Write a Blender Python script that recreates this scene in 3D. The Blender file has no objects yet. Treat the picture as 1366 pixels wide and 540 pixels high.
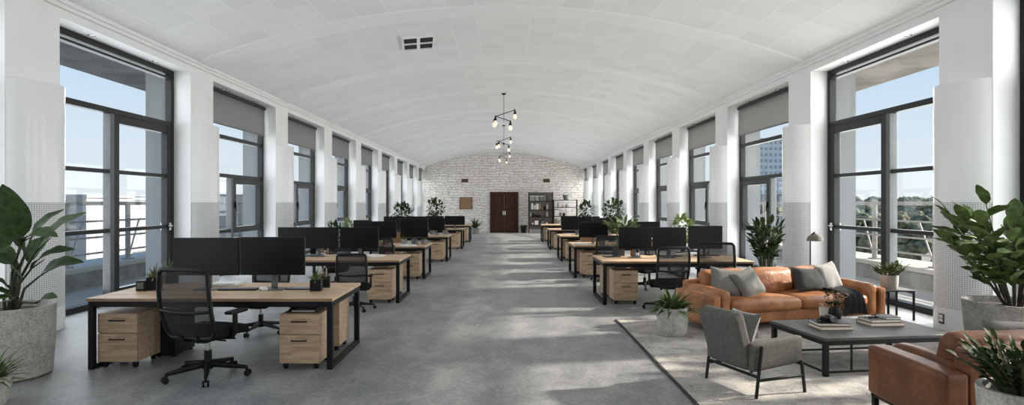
import bpy, bmesh, math, random
from mathutils import Vector, Matrix, Euler, noise
R = math.radians
PI = math.pi
SC = bpy.context.scene
COL = SC.collection
H, F, VX, VY = 1.8, 815.0, 672.0, 270.0      # eye height, focal length in photo pixels, vanishing point


def px(x, d):
    return (x - VX) * d / F


def zy(y, d):
    return H - (y - VY) * d / F


def gz(d):                                   # floor height: level, then a very gentle ramp down to the stone wall
    return 0.0 if d < 30 else -0.75 * (d - 30) / 21.35


# ------------------------------------------------------------------ materials
class NT:
    def __init__(s, name):
        s.m = bpy.data.materials.new(name)
        s.m.use_nodes = True
        s.t = s.m.node_tree
        s.t.nodes.clear()
        s.out = s.t.nodes.new('ShaderNodeOutputMaterial')
        s.b = s.t.nodes.new('ShaderNodeBsdfPrincipled')
        s.t.links.new(s.b.outputs[0], s.out.inputs[0])

    def n(s, typ, **kw):
        nd = s.t.nodes.new('ShaderNode' + typ)
        for k, v in kw.items():
            if k.startswith('i_'):
                nd.inputs[k[2:].replace('_', ' ')].default_value = v
            else:
                setattr(nd, k, v)
        return nd

    def l(s, a, b):
        s.t.links.new(a, b)

    def coord(s, scale=(1, 1, 1), which='Object'):
        tc = s.n('TexCoord')
        mp = s.n('Mapping')
        mp.inputs['Scale'].default_value = scale
        s.l(tc.outputs[which], mp.inputs['Vector'])
        return mp.outputs[0]

    def noise(s, scale, detail=4, rough=.55, vec=None, dist=0):
        nd = s.n('TexNoise')
        nd.inputs['Scale'].default_value = scale
        nd.inputs['Detail'].default_value = detail
        nd.inputs['Roughness'].default_value = rough
        nd.inputs['Distortion'].default_value = dist
        if vec is None:
            vec = s.coord()
        s.l(vec, nd.inputs['Vector'])
        return nd.outputs['Fac']

    def ramp(s, fac, stops):
        r = s.n('ValToRGB')
        e = r.color_ramp.elements
        while len(e) < len(stops):
            e.new(.5)
        for el, (p, c) in zip(e, stops):
            el.position = p
            el.color = (*c, 1)
        s.l(fac, r.inputs[0])
        return r.outputs[0]

    def mix(s, fac, a, b, mode='MIX'):
        m = s.n('Mix', data_type='RGBA', blend_type=mode)
        for sock, v in ((0, fac), (6, a), (7, b)):
            if hasattr(v, 'links') or hasattr(v, 'is_linked'):
                s.l(v, m.inputs[sock])
            elif sock == 0:
                m.inputs[0].default_value = v
            else:
                m.inputs[sock].default_value = (*v, 1)
        return m.outputs[2]

    def bump(s, fac, strength=.3, dist=.01):
        b = s.n('Bump')
        b.inputs['Strength'].default_value = strength
        b.inputs['Distance'].default_value = dist
        s.l(fac, b.inputs['Height'])
        s.l(b.outputs[0], s.b.inputs['Normal'])

    def col(s, c):
        if hasattr(c, 'is_linked'):
            s.l(c, s.b.inputs['Base Color'])
        else:
            s.b.inputs['Base Color'].default_value = (*c, 1)
        return s

    def p(s, rough=.5, metal=0, spec=.5):
        s.b.inputs['Roughness'].default_value = rough
        s.b.inputs['Metallic'].default_value = metal
        s.b.inputs['Specular IOR Level'].default_value = spec
        return s


def lin(r, g, b):
    f = lambda v: (v / 255 / 12.92) if v / 255 <= .04045 else ((v / 255 + .055) / 1.055) ** 2.4
    return (f(r), f(g), f(b))


M = {}


def plain(name, c, rough=.5, metal=0, spec=.5, var=.0, nscale=20, bump=0):
    t = NT(name).p(rough, metal, spec)
    if var:
        f = t.noise(nscale)
        t.col(t.ramp(f, [(.38, tuple(v * (1 - var) for v in c)), (.62, tuple(min(1, v * (1 + var)) for v in c))]))
        if bump:
            t.bump(f, bump, .005)
    else:
        t.col(c)
    M[name] = t.m
    return t


plain('plaster', (.80, .80, .80), .75, var=.015, nscale=3)
plain('wall_white', (.80, .80, .80), .7, var=.02, nscale=2)
plain('cover_gloss', (.80, .80, .80), .22, var=.01, nscale=1.5)
plain('black_metal', (.007, .0073, .008), .5, spec=.22, var=.15, nscale=30)
plain('frame_dark', (.012, .0125, .014), .45, spec=.3, var=.1, nscale=12)
plain('frame_grey', (.10, .105, .11), .5, var=.08, nscale=12)
plain('screen', (.004, .0042, .005), .3, spec=.28, var=.15, nscale=60)
plain('plastic_black', (.008, .008, .009), .5, spec=.25, var=.2, nscale=40)
plain('fabric_black', (.009, .009, .010), .9, spec=.15, var=.3, nscale=160, bump=.3)
plain('chrome', (.6, .6, .6), .25, 1, var=.05)
plain('white_item', (.75, .74, .72), .5, var=.04)
plain('paper', (.70, .67, .60), .8, var=.06, nscale=40)
plain('card_brown', (.30, .17, .09), .7, var=.12, nscale=30)
plain('amber', (.35, .12, .03), .15, var=.1)
plain('soil', (.02, .014, .01), .95, var=.4, nscale=60, bump=.6)
plain('stem', (.045, .05, .022), .6, var=.25, nscale=30)
plain('stem_dark', (.035, .03, .02), .7, var=.25, nscale=30)
plain('fabric_grey', (.112, .108, .100), .95, spec=.1, var=.10, nscale=22, bump=.12)
plain('fabric_light', (.30, .29, .275), .92, var=.12, nscale=60, bump=.25)
plain('fabric_mid', (.14, .142, .138), .92, var=.13, nscale=60, bump=.25)
plain('fabric_charcoal', (.034, .037, .039), .95, var=.2, nscale=60, bump=.35)
plain('pillow_grey', (.155, .152, .145), .92, var=.12, nscale=60, bump=.25)
plain('table_top', (.075, .073, .07), .55, spec=.25, var=.2, nscale=6)
plain('lamp_shade', (.16, .135, .115), .4, .4, var=.06)
plain('terrace', (.46, .445, .42), .85, var=.08, nscale=2)
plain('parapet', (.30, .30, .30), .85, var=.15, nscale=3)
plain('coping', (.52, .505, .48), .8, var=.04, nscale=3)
plain('rail_white', (.40, .385, .365), .6, var=.06, nscale=5)
plain('soffit', (.52, .48, .44), .9, var=.22, nscale=1.2)
plain('outside_white', (.74, .73, .71), .85, var=.05, nscale=2)
plain('ground_far', (.24, .24, .215), .95, var=.12, nscale=.08)
plain('city_pale', (.36, .35, .345), .9, var=.04, nscale=.1)  # far building tone, its distance haze put into the colour
plain('city_grey', (.28, .30, .33), .9, var=.05, nscale=.1)
plain('city_tan', (.32, .285, .25), .9, var=.06, nscale=.1)
plain('tower_haze', (.56, .60, .64), .8, var=.03, nscale=.1)  # haze mixed into the tower's colour, no haze in the air
plain('city_glass', (.31, .335, .36), .6, var=.1, nscale=.3)
plain('tree_far', (.175, .18, .125), 1.0, spec=0, var=.5, nscale=1.6, bump=1)  # grey-green with the distance haze put into the colour
plain('bark', (.10, .08, .06), .9, var=.2, nscale=9)
plain('wood_dark', (.055, .028, .018), .5, var=.3, nscale=14)
plain('cardboard', (.25, .145, .075), .8, var=.12, nscale=9)
plain('vent_brown', (.13, .085, .06), .8, var=.15, nscale=30)
plain('vent_dark', (.004, .004, .004), .8, var=.1)
plain('rug_edge', (.03, .028, .027), .95, var=.2, nscale=50)
plain('petal', (.55, .30, .22), .7, var=.25, nscale=40)
plain('ceramic_cream', (.62, .55, .47), .45, var=.06, nscale=14)
plain('outlet_grey', (.05, .05, .05), .5, var=.1)
for nm, c, sp in (('leaf_deep', (.034, .066, .018), .25), ('leaf_mid', (.070, .110, .030), .25),
                  ('leaf_light', (.20, .26, .09), .2), ('leaf_sage', (.13, .17, .075), .2), ('leaf_dark', (.040, .060, .022), .08)):
    t = NT(nm).p(.6, 0, sp)
    f = t.noise(14, 3)
    t.col(t.ramp(f, [(.35, tuple(v * .65 for v in c)), (.65, tuple(v * 1.45 for v in c))]))
    t.b.inputs['Subsurface Weight'].default_value = 0
    M[nm] = t.m

# concrete pots
for nm, a, b in (('concrete', (.31, .295, .27), (.56, .535, .495)), ('concrete_dark', (.16, .152, .14), (.31, .297, .273))):
    t = NT(nm).p(.85)
    f = t.noise(7, 8, .7)
    f2 = t.noise(60, 3, .6)
    t.col(t.mix(.4, t.ramp(f, [(.38, a), (.62, b)]), t.ramp(f2, [(.38, tuple(v * .5 for v in a)), (.58, b)])))
    t.bump(f2, .4, .006)
    M[nm] = t.m

# polished concrete floor
t = NT('floor_concrete').p(.42, 0, .45)
v = t.coord((1, .55, 1))
f1 = t.noise(.45, 7, .62, v, .6)
f2 = t.noise(2.6, 8, .7, t.coord((1, .6, 1)), .3)
f3 = t.noise(24, 4, .6)
c1 = t.ramp(f1, [(.40, (.150, .157, .170)), (.5, (.235, .239, .245)), (.61, (.345, .341, .332))])
c2 = t.ramp(f2, [(.41, (.115, .121, .131)), (.6, (.35, .346, .340))])
t.col(t.mix(.2, t.mix(.5, c1, c2), t.ramp(f3, [(.44, (.10, .10, .106)), (.57, (.38, .38, .38))])))
rr = t.n('MapRange')
rr.inputs[3].default_value = .36
rr.inputs[4].default_value = .6
t.l(f2, rr.inputs[0])
t.l(rr.outputs[0], t.b.inputs['Roughness'])
t.bump(f2, .05, .004)
M['floor_concrete'] = t.m

# acoustic panel ceiling
t = NT('ceiling_panels').p(.85)
br = t.n('TexBrick', offset=0.0)
for k, vv in (('Scale', 1.0), ('Mortar Size', .006), ('Mortar Smooth', .3), ('Brick Width', .62), ('Row Height', .62)):
    br.inputs[k].default_value = vv
br.inputs['Color1'].default_value = (.79, .79, .79, 1)
br.inputs['Color2'].default_value = (.735, .735, .735, 1)
br.inputs['Mortar'].default_value = (.88, .88, .88, 1)
t.l(t.coord(), br.inputs['Vector'])
nf = t.noise(70, 2)
t.col(t.mix(.06, br.outputs['Color'], t.ramp(nf, [(.4, (.5, .5, .5)), (.6, (.9, .9, .9))])))
M['ceiling_panels'] = t.m

# whitewashed rough stone
t = NT('stone_wash').p(.9)
tc = t.n('TexCoord')
nz = t.n('TexNoise')
nz.inputs['Scale'].default_value = 1.3
nz.inputs['Detail'].default_value = 3
t.l(tc.outputs['Object'], nz.inputs['Vector'])
vm = t.n('VectorMath', operation='MULTIPLY_ADD')
t.l(nz.outputs['Color'], vm.inputs[0])
vm.inputs[1].default_value = (.55, .55, .42)
t.l(tc.outputs['Object'], vm.inputs[2])
sx = t.n('SeparateXYZ')
t.l(vm.outputs[0], sx.inputs[0])
cx = t.n('CombineXYZ')
t.l(sx.outputs[0], cx.inputs[0])
t.l(sx.outputs[2], cx.inputs[1])
br = t.n('TexBrick', offset=.45, squash=.7, squash_frequency=3)
for k, vv in (('Scale', 1.0), ('Mortar Size', .022), ('Mortar Smooth', .8), ('Brick Width', .74), ('Row Height', .22), ('Bias', .1)):
    br.inputs[k].default_value = vv
br.inputs['Color1'].default_value = (.90, .85, .80, 1)
br.inputs['Color2'].default_value = (.72, .65, .60, 1)
br.inputs['Mortar'].default_value = (.55, .48, .44, 1)
t.l(cx.outputs[0], br.inputs['Vector'])
f1 = t.noise(.9, 5, .65)
f2 = t.noise(6, 5, .7)
cc = t.mix(t.ramp(f1, [(.42, (0, 0, 0)), (.62, (.7, .7, .7))]), br.outputs['Color'], (.84, .80, .77))
t.col(t.mix(.45, cc, t.ramp(f2, [(.38, (.50, .43, .385)), (.58, (.93, .90, .87))])))
ad = t.n('Math', operation='MULTIPLY_ADD')
t.l(f2, ad.inputs[0])
ad.inputs[1].default_value = .6
t.l(br.outputs['Fac'], ad.inputs[2])
inv = t.n('Math', operation='SUBTRACT')
t.l(f2, inv.inputs[0])
t.l(br.outputs['Fac'], inv.inputs[1])
t.bump(inv.outputs[0], .85, .07)
M['stone_wash'] = t.m

# grille of the column covers: white wires over dark gaps, by its unrolled surface
t = NT('grille').p(.5)
tc = t.n('TexCoord')
br = t.n('TexBrick', offset=0.0)
for k, vv in (('Scale', 1.0), ('Mortar Size', .0042), ('Mortar Smooth', .2), ('Brick Width', .030), ('Row Height', .027)):
    br.inputs[k].default_value = vv
br.inputs['Color1'].default_value = (.38, .38, .385, 1)
br.inputs['Color2'].default_value = (.44, .44, .45, 1)
br.inputs['Mortar'].default_value = (.80, .80, .80, 1)
t.l(tc.outputs['UV'], br.inputs['Vector'])
t.col(br.outputs['Color'])
t.bump(br.outputs['Fac'], .5, .004)
M['grille'] = t.m


# woods
def wood(name, a, b, c, axis, scale=1.0, rough=.5):
    t = NT(name).p(rough)
    s = [14 * scale] * 3
    s[axis] = 1.1 * scale
    f = t.noise(1.6, 6, .65, t.coord(tuple(s)), 1.2)
    s2 = [60 * scale] * 3
    s2[axis] = 2.5 * scale
    g = t.noise(2.0, 3, .6, t.coord(tuple(s2)))
    base = t.ramp(f, [(.36, a), (.5, b), (.64, c)])
    t.col(t.mix(.22, base, t.ramp(g, [(.4, tuple(v * .5 for v in a)), (.6, c)])))
    t.bump(g, .08, .003)
    M[name] = t.m
    return t


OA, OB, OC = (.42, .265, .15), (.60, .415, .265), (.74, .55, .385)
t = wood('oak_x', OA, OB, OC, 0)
br = t.n('TexBrick', offset=.37)
for k_, v_ in (('Scale', 1.0), ('Mortar Size', .0022), ('Mortar Smooth', .2), ('Brick Width', .95), ('Row Height', .118)):
    br.inputs[k_].default_value = v_
br.inputs['Color1'].default_value = (1.12, 1.1, 1.08, 1)
br.inputs['Color2'].default_value = (.82, .80, .78, 1)
br.inputs['Mortar'].default_value = (.5, .47, .44, 1)
t.l(t.coord(), br.inputs['Vector'])
src = t.b.inputs['Base Color'].links[0].from_socket
t.col(t.mix(1.0, src, br.outputs['Color'], 'MULTIPLY'))
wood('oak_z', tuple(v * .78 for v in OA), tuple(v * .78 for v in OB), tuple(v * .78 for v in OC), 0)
wood('door_wood', (.026, .011, .006), (.050, .021, .011), (.080, .035, .018), 2, .6).b.inputs['Specular IOR Level'].default_value = .2

# leather
t = NT('leather_tan').p(.42, 0, .36)
f = t.noise(3.2, 6, .65, None, .4)
g = t.noise(90, 3, .6)
w = t.noise(9, 3, .5, None, 1.5)
c = t.ramp(f, [(.36, (.20, .072, .025)), (.5, (.335, .132, .049)), (.64, (.45, .205, .092))])
t.col(t.mix(.18, c, t.ramp(g, [(.4, (.17, .058, .02)), (.6, (.48, .21, .09))])))
ad = t.n('Math', operation='MULTIPLY_ADD')
t.l(g, ad.inputs[0])
ad.inputs[1].default_value = .12
t.l(w, ad.inputs[2])
t.bump(ad.outputs[0], .5, .016)
M['leather_tan'] = t.m
t = NT('leather_brown').p(.45, 0, .28)
f = t.noise(3.0, 6, .65, None, .4)
g = t.noise(90, 3, .6)
w = t.noise(9, 3, .5, None, 1.5)
c = t.ramp(f, [(.36, (.085, .029, .0115)), (.5, (.14, .050, .019)), (.64, (.21, .084, .036))])
t.col(t.mix(.18, c, t.ramp(g, [(.4, (.05, .018, .008)), (.6, (.22, .09, .04))])))
t.bump(w, .3, .012)
M['leather_brown'] = t.m

# rug: worn pale medallion weave
t = NT('rug_weave').p(.97, 0, .1)
v = t.coord()
vo = t.n('TexVoronoi', distance='CHEBYCHEV', feature='F1')
vo.inputs['Scale'].default_value = 3.4
nz = t.n('TexNoise')
nz.inputs['Scale'].default_value = 5
nz.inputs['Detail'].default_value = 5
t.l(v, nz.inputs['Vector'])
va = t.n('VectorMath', operation='MULTIPLY_ADD')
t.l(nz.outputs['Color'], va.inputs[0])
va.inputs[1].default_value = (.35, .35, 0)
t.l(v, va.inputs[2])
t.l(va.outputs[0], vo.inputs['Vector'])
f1 = t.noise(1.2, 6, .7)
f2 = t.noise(60, 3, .6)
c1 = t.ramp(vo.outputs['Distance'], [(.08, (.20, .188, .175)), (.2, (.56, .525, .485)), (.32, (.18, .17, .16)), (.45, (.54, .505, .47))])
c2 = t.mix(.55, c1, t.ramp(f1, [(.43, (.19, .18, .172)), (.57, (.60, .565, .525))]))
t.col(t.mix(.3, c2, t.ramp(f2, [(.4, (.2, .19, .18)), (.6, (.60, .57, .54))])))
t.bump(f2, .6, .008)
M['rug_weave'] = t.m


# see-through net on chair backs
t = NT('chair_net')
t.p(.8)
t.col((.013, .013, .014))
ck = t.n('TexWave', wave_type='BANDS', bands_direction='Z')
ck.inputs['Scale'].default_value = 60
t.l(t.coord(), ck.inputs['Vector'])
tr = t.n('BsdfTransparent')
mx = t.n('MixShader')
mr = t.n('MapRange')
mr.inputs[3].default_value = .68
mr.inputs[4].default_value = .9
t.l(ck.outputs['Fac'], mr.inputs[0])
t.l(mr.outputs[0], mx.inputs[0])
t.l(tr.outputs[0], mx.inputs[1])
t.l(t.b.outputs[0], mx.inputs[2])
t.l(mx.outputs[0], t.out.inputs[0])
M['chair_net'] = t.m

# window glass: clear pane with its reflection
t = NT('glass')
tr = t.n('BsdfTransparent')
tr.inputs[0].default_value = (.93, .95, .95, 1)
gl = t.n('BsdfGlossy')
gl.inputs['Roughness'].default_value = .02
lw = t.n('LayerWeight')
lw.inputs[0].default_value = .5
pw_ = t.n('Math', operation='POWER')
t.l(lw.outputs['Facing'], pw_.inputs[0])
pw_.inputs[1].default_value = 4.0
sc_ = t.n('Math', operation='MULTIPLY_ADD')
t.l(pw_.outputs[0], sc_.inputs[0])
sc_.inputs[1].default_value = .25
sc_.inputs[2].default_value = .012
mx = t.n('MixShader')
t.l(sc_.outputs[0], mx.inputs[0])
t.l(tr.outputs[0], mx.inputs[1])
t.l(gl.outputs[0], mx.inputs[2])
t.l(mx.outputs[0], t.out.inputs[0])
M['glass'] = t.m

# roller blind cloth: half see-through grey weave
t = NT('blind_cloth')
t.p(.9)
t.col((.20, .195, .19))
tr = t.n('BsdfTransparent')
tl = t.n('BsdfTranslucent')
tl.inputs[0].default_value = (.32, .31, .30, 1)
m1 = t.n('MixShader')
m1.inputs[0].default_value = .35
t.l(t.b.outputs[0], m1.inputs[1])
t.l(tl.outputs[0], m1.inputs[2])
mx = t.n('MixShader')
mx.inputs[0].default_value = .88
t.l(tr.outputs[0], mx.inputs[1])
t.l(m1.outputs[0], mx.inputs[2])
t.l(mx.outputs[0], t.out.inputs[0])
M['blind_cloth'] = t.m

t = NT('bulb_glow').p(.3)
t.col((.8, .75, .68))
t.b.inputs['Emission Color'].default_value = (1, .83, .62, 1)
t.b.inputs['Emission Strength'].default_value = .55
M['bulb_glow'] = t.m
t = NT('downlight_glow').p(.3)
t.col((.5, .5, .5))
t.b.inputs['Emission Color'].default_value = (1, .95, .88, 1)
t.b.inputs['Emission Strength'].default_value = .25
M['downlight_glow'] = t.m


# ------------------------------------------------------------------ mesh helpers
def nb():
    return bmesh.new()


def box(bm, c, s, rot=None, bevel=0, seg=2, taper=None):
    r = bmesh.ops.create_cube(bm, size=1)
    vs = r['verts']
    for v in vs:
        k = 1.0
        if taper and v.co.z > 0:
            v.co.x *= taper
            v.co.y *= taper
        v.co = Vector((v.co.x * s[0], v.co.y * s[1], v.co.z * s[2]))
    if bevel:
        es = list({e for v in vs for e in v.link_edges})
        rr = bmesh.ops.bevel(bm, geom=es, offset=bevel, segments=seg, affect='EDGES', profile=.5)
        vs = list({v for f in rr['faces'] for v in f.verts} | {v for v in vs if v.is_valid})
    if rot is not None:
        m = rot if isinstance(rot, Matrix) else Euler(rot).to_matrix()
        for v in vs:
            v.co = m @ v.co
    for v in vs:
        v.co += Vector(c)
    return vs


def bx(bm, x0, x1, y0, y1, z0, z1, bevel=0, seg=2):
    return box(bm, ((x0 + x1) / 2, (y0 + y1) / 2, (z0 + z1) / 2), (abs(x1 - x0), abs(y1 - y0), abs(z1 - z0)), None, bevel, seg)


def tube(bm, pts, r, n=8, closed=False, flat=1.0, cap=True):
    pts = [Vector(p) for p in pts]
    N = len(pts)
    rs = r if isinstance(r, (list, tuple)) else [r] * N
    rings = []
    ref = None
    for i, p in enumerate(pts):
        if closed:
            t = (pts[(i + 1) % N] - pts[i - 1]).normalized()
        else:
            t = (pts[min(i + 1, N - 1)] - pts[max(i - 1, 0)]).normalized()
        if ref is None:
            ref = Vector((0, 0, 1)) if abs(t.z) < .9 else Vector((0, 1, 0))
        u = (ref - t * ref.dot(t))
        if u.length < 1e-5:
            u = t.orthogonal()
        u.normalize()
        ref = u
        w = t.cross(u)
        rings.append([bm.verts.new(p + (u * math.cos(2 * PI * k / n) + w * math.sin(2 * PI * k / n) * flat) * rs[i]) for k in range(n)])
    for i in range(N if closed else N - 1):
        a, b = rings[i], rings[(i + 1) % N]
        for k in range(n):
            bm.faces.new((a[k], a[(k + 1) % n], b[(k + 1) % n], b[k]))
    if cap and not closed:
        bm.faces.new(rings[0][::-1])
        bm.faces.new(rings[-1])


def bar(bm, a, b, w, h=None, up=(0, 0, 1)):
    """square-section bar between two points"""
    a, b = Vector(a), Vector(b)
    h = h or w
    t = (b - a)
    L = t.length
    t.normalize()
    u = Vector(up)
    s = t.cross(u)
    if s.length < 1e-4:
        s = t.cross(Vector((1, 0, 0)))
    s.normalize()
    u = s.cross(t)
    m = Matrix((s, t, u)).transposed()
    return box(bm, (a + b) / 2, (w, L, h), m, min(w, h) * .12, 1)


def lathe(bm, prof, c=(0, 0, 0), n=24):
    c = Vector(c)
    rings = []
    for r, z in prof:
        if r < 1e-5:
            rings.append([bm.verts.new(c + Vector((0, 0, z)))])
        else:
            rings.append([bm.verts.new(c + Vector((r * math.cos(2 * PI * k / n), r * math.sin(2 * PI * k / n), z))) for k in range(n)])
    for a, b in zip(rings, rings[1:]):
        for k in range(n):
            q = [a[k % len(a)], a[(k + 1) % len(a)], b[(k + 1) % len(b)], b[k % len(b)]]
            q2 = []
            for v in q:
                if v not in q2:
                    q2.append(v)
            if len(q2) > 2:
                try:
                    bm.faces.new(q2)
                except ValueError:
                    pass


def disc(bm, c, r, n=20):
    c = Vector(c)
    bm.faces.new([bm.verts.new(c + Vector((r * math.cos(2 * PI * k / n), r * math.sin(2 * PI * k / n), 0))) for k in range(n)])


def rbox(bm, c, half, r, cuts=9, crown=(0, 0, 0), wr=0, seed=0, mat=None):
    """soft rounded box; crown = extra bulge along x, y, z; wr = wrinkle depth"""
    tmp = bmesh.new()
    bmesh.ops.create_cube(tmp, size=2)
    bmesh.ops.subdivide_edges(tmp, edges=tmp.edges[:], cuts=cuts, use_grid_fill=True)
    half = Vector(half)
    out = {}
    for v in tmp.verts:
        p = v.co.copy()
        q = Vector([math.copysign(abs(x) ** .8, x) for x in p])
        s = Vector([q[i] * half[i] for i in range(3)])
        inner = Vector([max(-(half[i] - r), min(half[i] - r, s[i])) for i in range(3)])
        dv = s - inner
        if dv.length > 1e-9:
            mx_ = max(abs(dv.x), abs(dv.y), abs(dv.z))
            s = inner + dv.normalized() * mx_
        for i in range(3):
            j, k = (i + 1) % 3, (i + 2) % 3
            if crown[i]:
                s[i] += crown[i] * p[i] * (1 - p[j] ** 2) * (1 - p[k] ** 2) if abs(p[i]) > .3 else 0
        if wr:
            nv = noise.noise_vector(s * 5 + Vector((seed, seed * 2.3, 0)))
            s += nv * wr
            s += noise.noise_vector(s * 14 + Vector((seed, 0, seed))) * wr * .35
        out[v] = s
    mp = {}
    for v, s in out.items():
        if mat is not None:
            s = mat @ s
        mp[v] = bm.verts.new(s + Vector(c))
    for f in tmp.faces:
        bm.faces.new([mp[v] for v in f.verts])
    tmp.free()


def pillow(bm, c, w, h, t, mat, n=14, seed=0):
    """throw pillow: lies in local xz, puffed along y, corners drawn out, edge seam"""
    g = {}
    for side in (1, -1):
        for i in range(n + 1):
            for j in range(n + 1):
                u, v = 2 * i / n - 1, 2 * j / n - 1
                if side == -1 and (i in (0, n) or j in (0, n)):
                    g[side, i, j] = g[1, i, j]
                    continue
                x = u * w / 2 * (1 - .09 * (1 - v * v) * abs(u) ** 3)
                z = v * h / 2 * (1 - .09 * (1 - u * u) * abs(v) ** 3)
                y = side * t / 2 * max(0, (1 - u ** 4) * (1 - v ** 4)) ** .55
                p = Vector((x, y, z))
                p += noise.noise_vector(Vector((u * 1.7 + seed, v * 1.7, side + seed))) * t * .10 * (1 - max(abs(u), abs(v)) ** 6)
                g[side, i, j] = bm.verts.new(mat @ p + Vector(c))
        for i in range(n):
            for j in range(n):
                q = [g[side, i, j], g[side, i + 1, j], g[side, i + 1, j + 1], g[side, i, j + 1]]
                if side == 1:
                    q = q[::-1]
                bm.faces.new(q)


def leaf(bm, base, tip, width, droop=.1, fold=.25, n=8, up=Vector((0, 0, 1)), pw=.85, twist=0.0, cols=2):
    base, tip = Vector(base), Vector(tip)
    t = tip - base
    L = t.length
    tn = t.normalized()
    s = tn.cross(up)
    if s.length < .15:
        s = tn.cross(Vector((.3, -1, .1)))
    s.normalize()
    nrm = s.cross(tn).normalized()
    if twist:
        q = Matrix.Rotation(twist, 3, tn)
        s = q @ s
        nrm = q @ nrm
    rows = []
    for i in range(n + 1):
        f = i / n
        p = base + t * f + nrm * (droop * L * 4 * f * (1 - f))
        wv = width / 2 * max(0.0, math.sin(PI * f ** pw)) ** .75
        if i == n:
            rows.append([bm.verts.new(p)])
            continue
        wv = max(wv, width * .03)
        rows.append([bm.verts.new(p + s * (wv * k / cols) + nrm * (fold * wv * abs(k / cols) + .03 * width * math.sin(f * 17 + k) * abs(k / cols))) for k in range(-cols, cols + 1)])
    for a, b in zip(rows, rows[1:]):
        if len(b) == 1:
            for k in range(len(a) - 1):
                bm.faces.new((a[k], a[k + 1], b[0]))
        else:
            for k in range(len(a) - 1):
                bm.faces.new((a[k], a[k + 1], b[k + 1], b[k]))


def strap(bm, base, dirv, L, w, arch=.5, n=7):
    """arching strap leaf"""
    base, dv = Vector(base), Vector(dirv).normalized()
    hz = Vector((dv.x, dv.y, 0))
    if hz.length < .01:
        hz = Vector((1, 0, 0))
    s = hz.cross(Vector((0, 0, 1))).normalized()
    rows = []
    p = base.copy()
    d = dv.copy()
    for i in range(n + 1):
        f = i / n
        wv = w / 2 * (1 - f ** 2.2) * (.55 + .45 * min(1, f * 4))
        nr = s.cross(d).normalized()
        rows.append([bm.verts.new(p - s * wv + nr * wv * .35), bm.verts.new(p), bm.verts.new(p + s * wv + nr * wv * .35)])
        p = p + d * (L / n)
        d = (d + Vector((0, 0, -arch / n * 1.6)) + hz.normalized() * (arch / n * .4)).normalized()
    for a, b in zip(rows, rows[1:]):
        for k in range(2):
            bm.faces.new((a[k], a[k + 1], b[k + 1], b[k]))


def obj(name, bm, mat, parent=None, label=None, smooth=True, loc=None, angle=38):
    me = bpy.data.meshes.new(name)
    bmesh.ops.recalc_face_normals(bm, faces=bm.faces[:])
    bm.to_mesh(me)
    bm.free()
    for m_ in (mat if isinstance(mat, (list, tuple)) else [mat]):
        me.materials.append(M[m_])
    if smooth:
        me.polygons.foreach_set('use_smooth', [True] * len(me.polygons))
        try:
            me.set_sharp_from_angle(angle=R(angle))
        except Exception:
            pass
    o = bpy.data.objects.new(name, me)
    COL.objects.link(o)
    if parent is not None:
        o.parent = parent
    if loc is not None:
        o.location = loc
    if label:
        o['label'] = label
    return o


def tag(o, label, cat, group=None, kind=None):
    if label:
        o['label'] = label
    if cat:
        o['category'] = cat
    if group:
        o['group'] = group
    if kind:
        o['kind'] = kind
    return o


def thing(name, label, cat, loc=(0, 0, 0), rotz=0, group=None):
    o = bpy.data.objects.new(name, None)
    o.empty_display_size = .1
    COL.objects.link(o)
    o.location = loc
    o.rotation_euler = (0, 0, rotz)
    return tag(o, label, cat, group)


def struct(name, bm, mat, parent=None, **kw):
    o = obj(name, bm, mat, parent, **kw)
    if parent is None:
        o['kind'] = 'structure'
    return o


KIDS = {}


def kids(o):
    return [c for c in bpy.data.objects if c.parent == o]


def dup(root, loc=None, rotz=None, label=None, group=None, scale=None):
    def rec(o, par):
        c = o.copy()
        COL.objects.link(c)
        if par is not None:
            c.parent = par
        for ch in kids(o):
            rec(ch, c)
        return c
    r = rec(root, None)
    if loc is not None:
        r.location = loc
    if rotz is not None:
        r.rotation_euler = (0, 0, rotz)
    if scale is not None:
        r.scale = (scale,) * 3 if not isinstance(scale, tuple) else scale
    if label:
        r['label'] = label
    if group:
        r['group'] = group
    return r


class Stock:
    """first call hands out the prototype, later calls copies"""

    def __init__(s, make):
        s.make, s.o, s.used = make, None, False

    def put(s, loc, rotz, label, group=None, scale=1.0):
        if s.o is None:
            s.o = s.make()
            o = s.o
            o.location = loc
            o.rotation_euler = (0, 0, rotz)
            o.scale = (scale,) * 3
            o['label'] = label
            if group:
                o['group'] = group
            return o
        o = dup(s.o, loc, rotz, label, group, scale)
        if not group and 'group' in o:
            del o['group']
        return o


NUM = ['', 'first', 'second', 'third', 'fourth', 'fifth', 'sixth', 'seventh', 'eighth', 'ninth', 'tenth']
SIDE = {-1: 'on the wall opposite the sofa', 1: 'on the sofa side wall'}

# ------------------------------------------------------------------ room shell
XL, XR = -6.6, 6.47
END = 51.28
PITCH, PW = 4.8, 1.0
PIER = [8.08 + PITCH * k for k in range(-3, 10)]
HEAD, SPRING, APEX = 4.56, 4.78, 6.0
OUT = .95                     # wall thickness
NEAR = PIER[0]

# floor
bm = nb()
ys = [NEAR - .1, 30, END + .3]
xs = [XL - OUT, XR + OUT]
vv = [[bm.verts.new((x, y, gz(min(y, END)))) for x in xs] for y in ys]
for a, b in zip(vv, vv[1:]):
    bm.faces.new((a[0], a[1], b[1], b[0]))
r_ = bmesh.ops.extrude_face_region(bm, geom=bm.faces[:])
for v in [g for g in r_['geom'] if isinstance(g, bmesh.types.BMVert)]:
    v.co.z -= .3
struct('floor', bm, 'floor_concrete', smooth=False)


def side_wall(name, X, s):
    bm = nb()
    for k, y in enumerate(PIER[:-1]):
        bx(bm, X, X + s * OUT, y, y + PW, -1.0, HEAD)
    bx(bm, X, X + s * OUT, NEAR, END, HEAD, 6.4)
    return struct(name, bm, 'wall_white', smooth=False)


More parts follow.
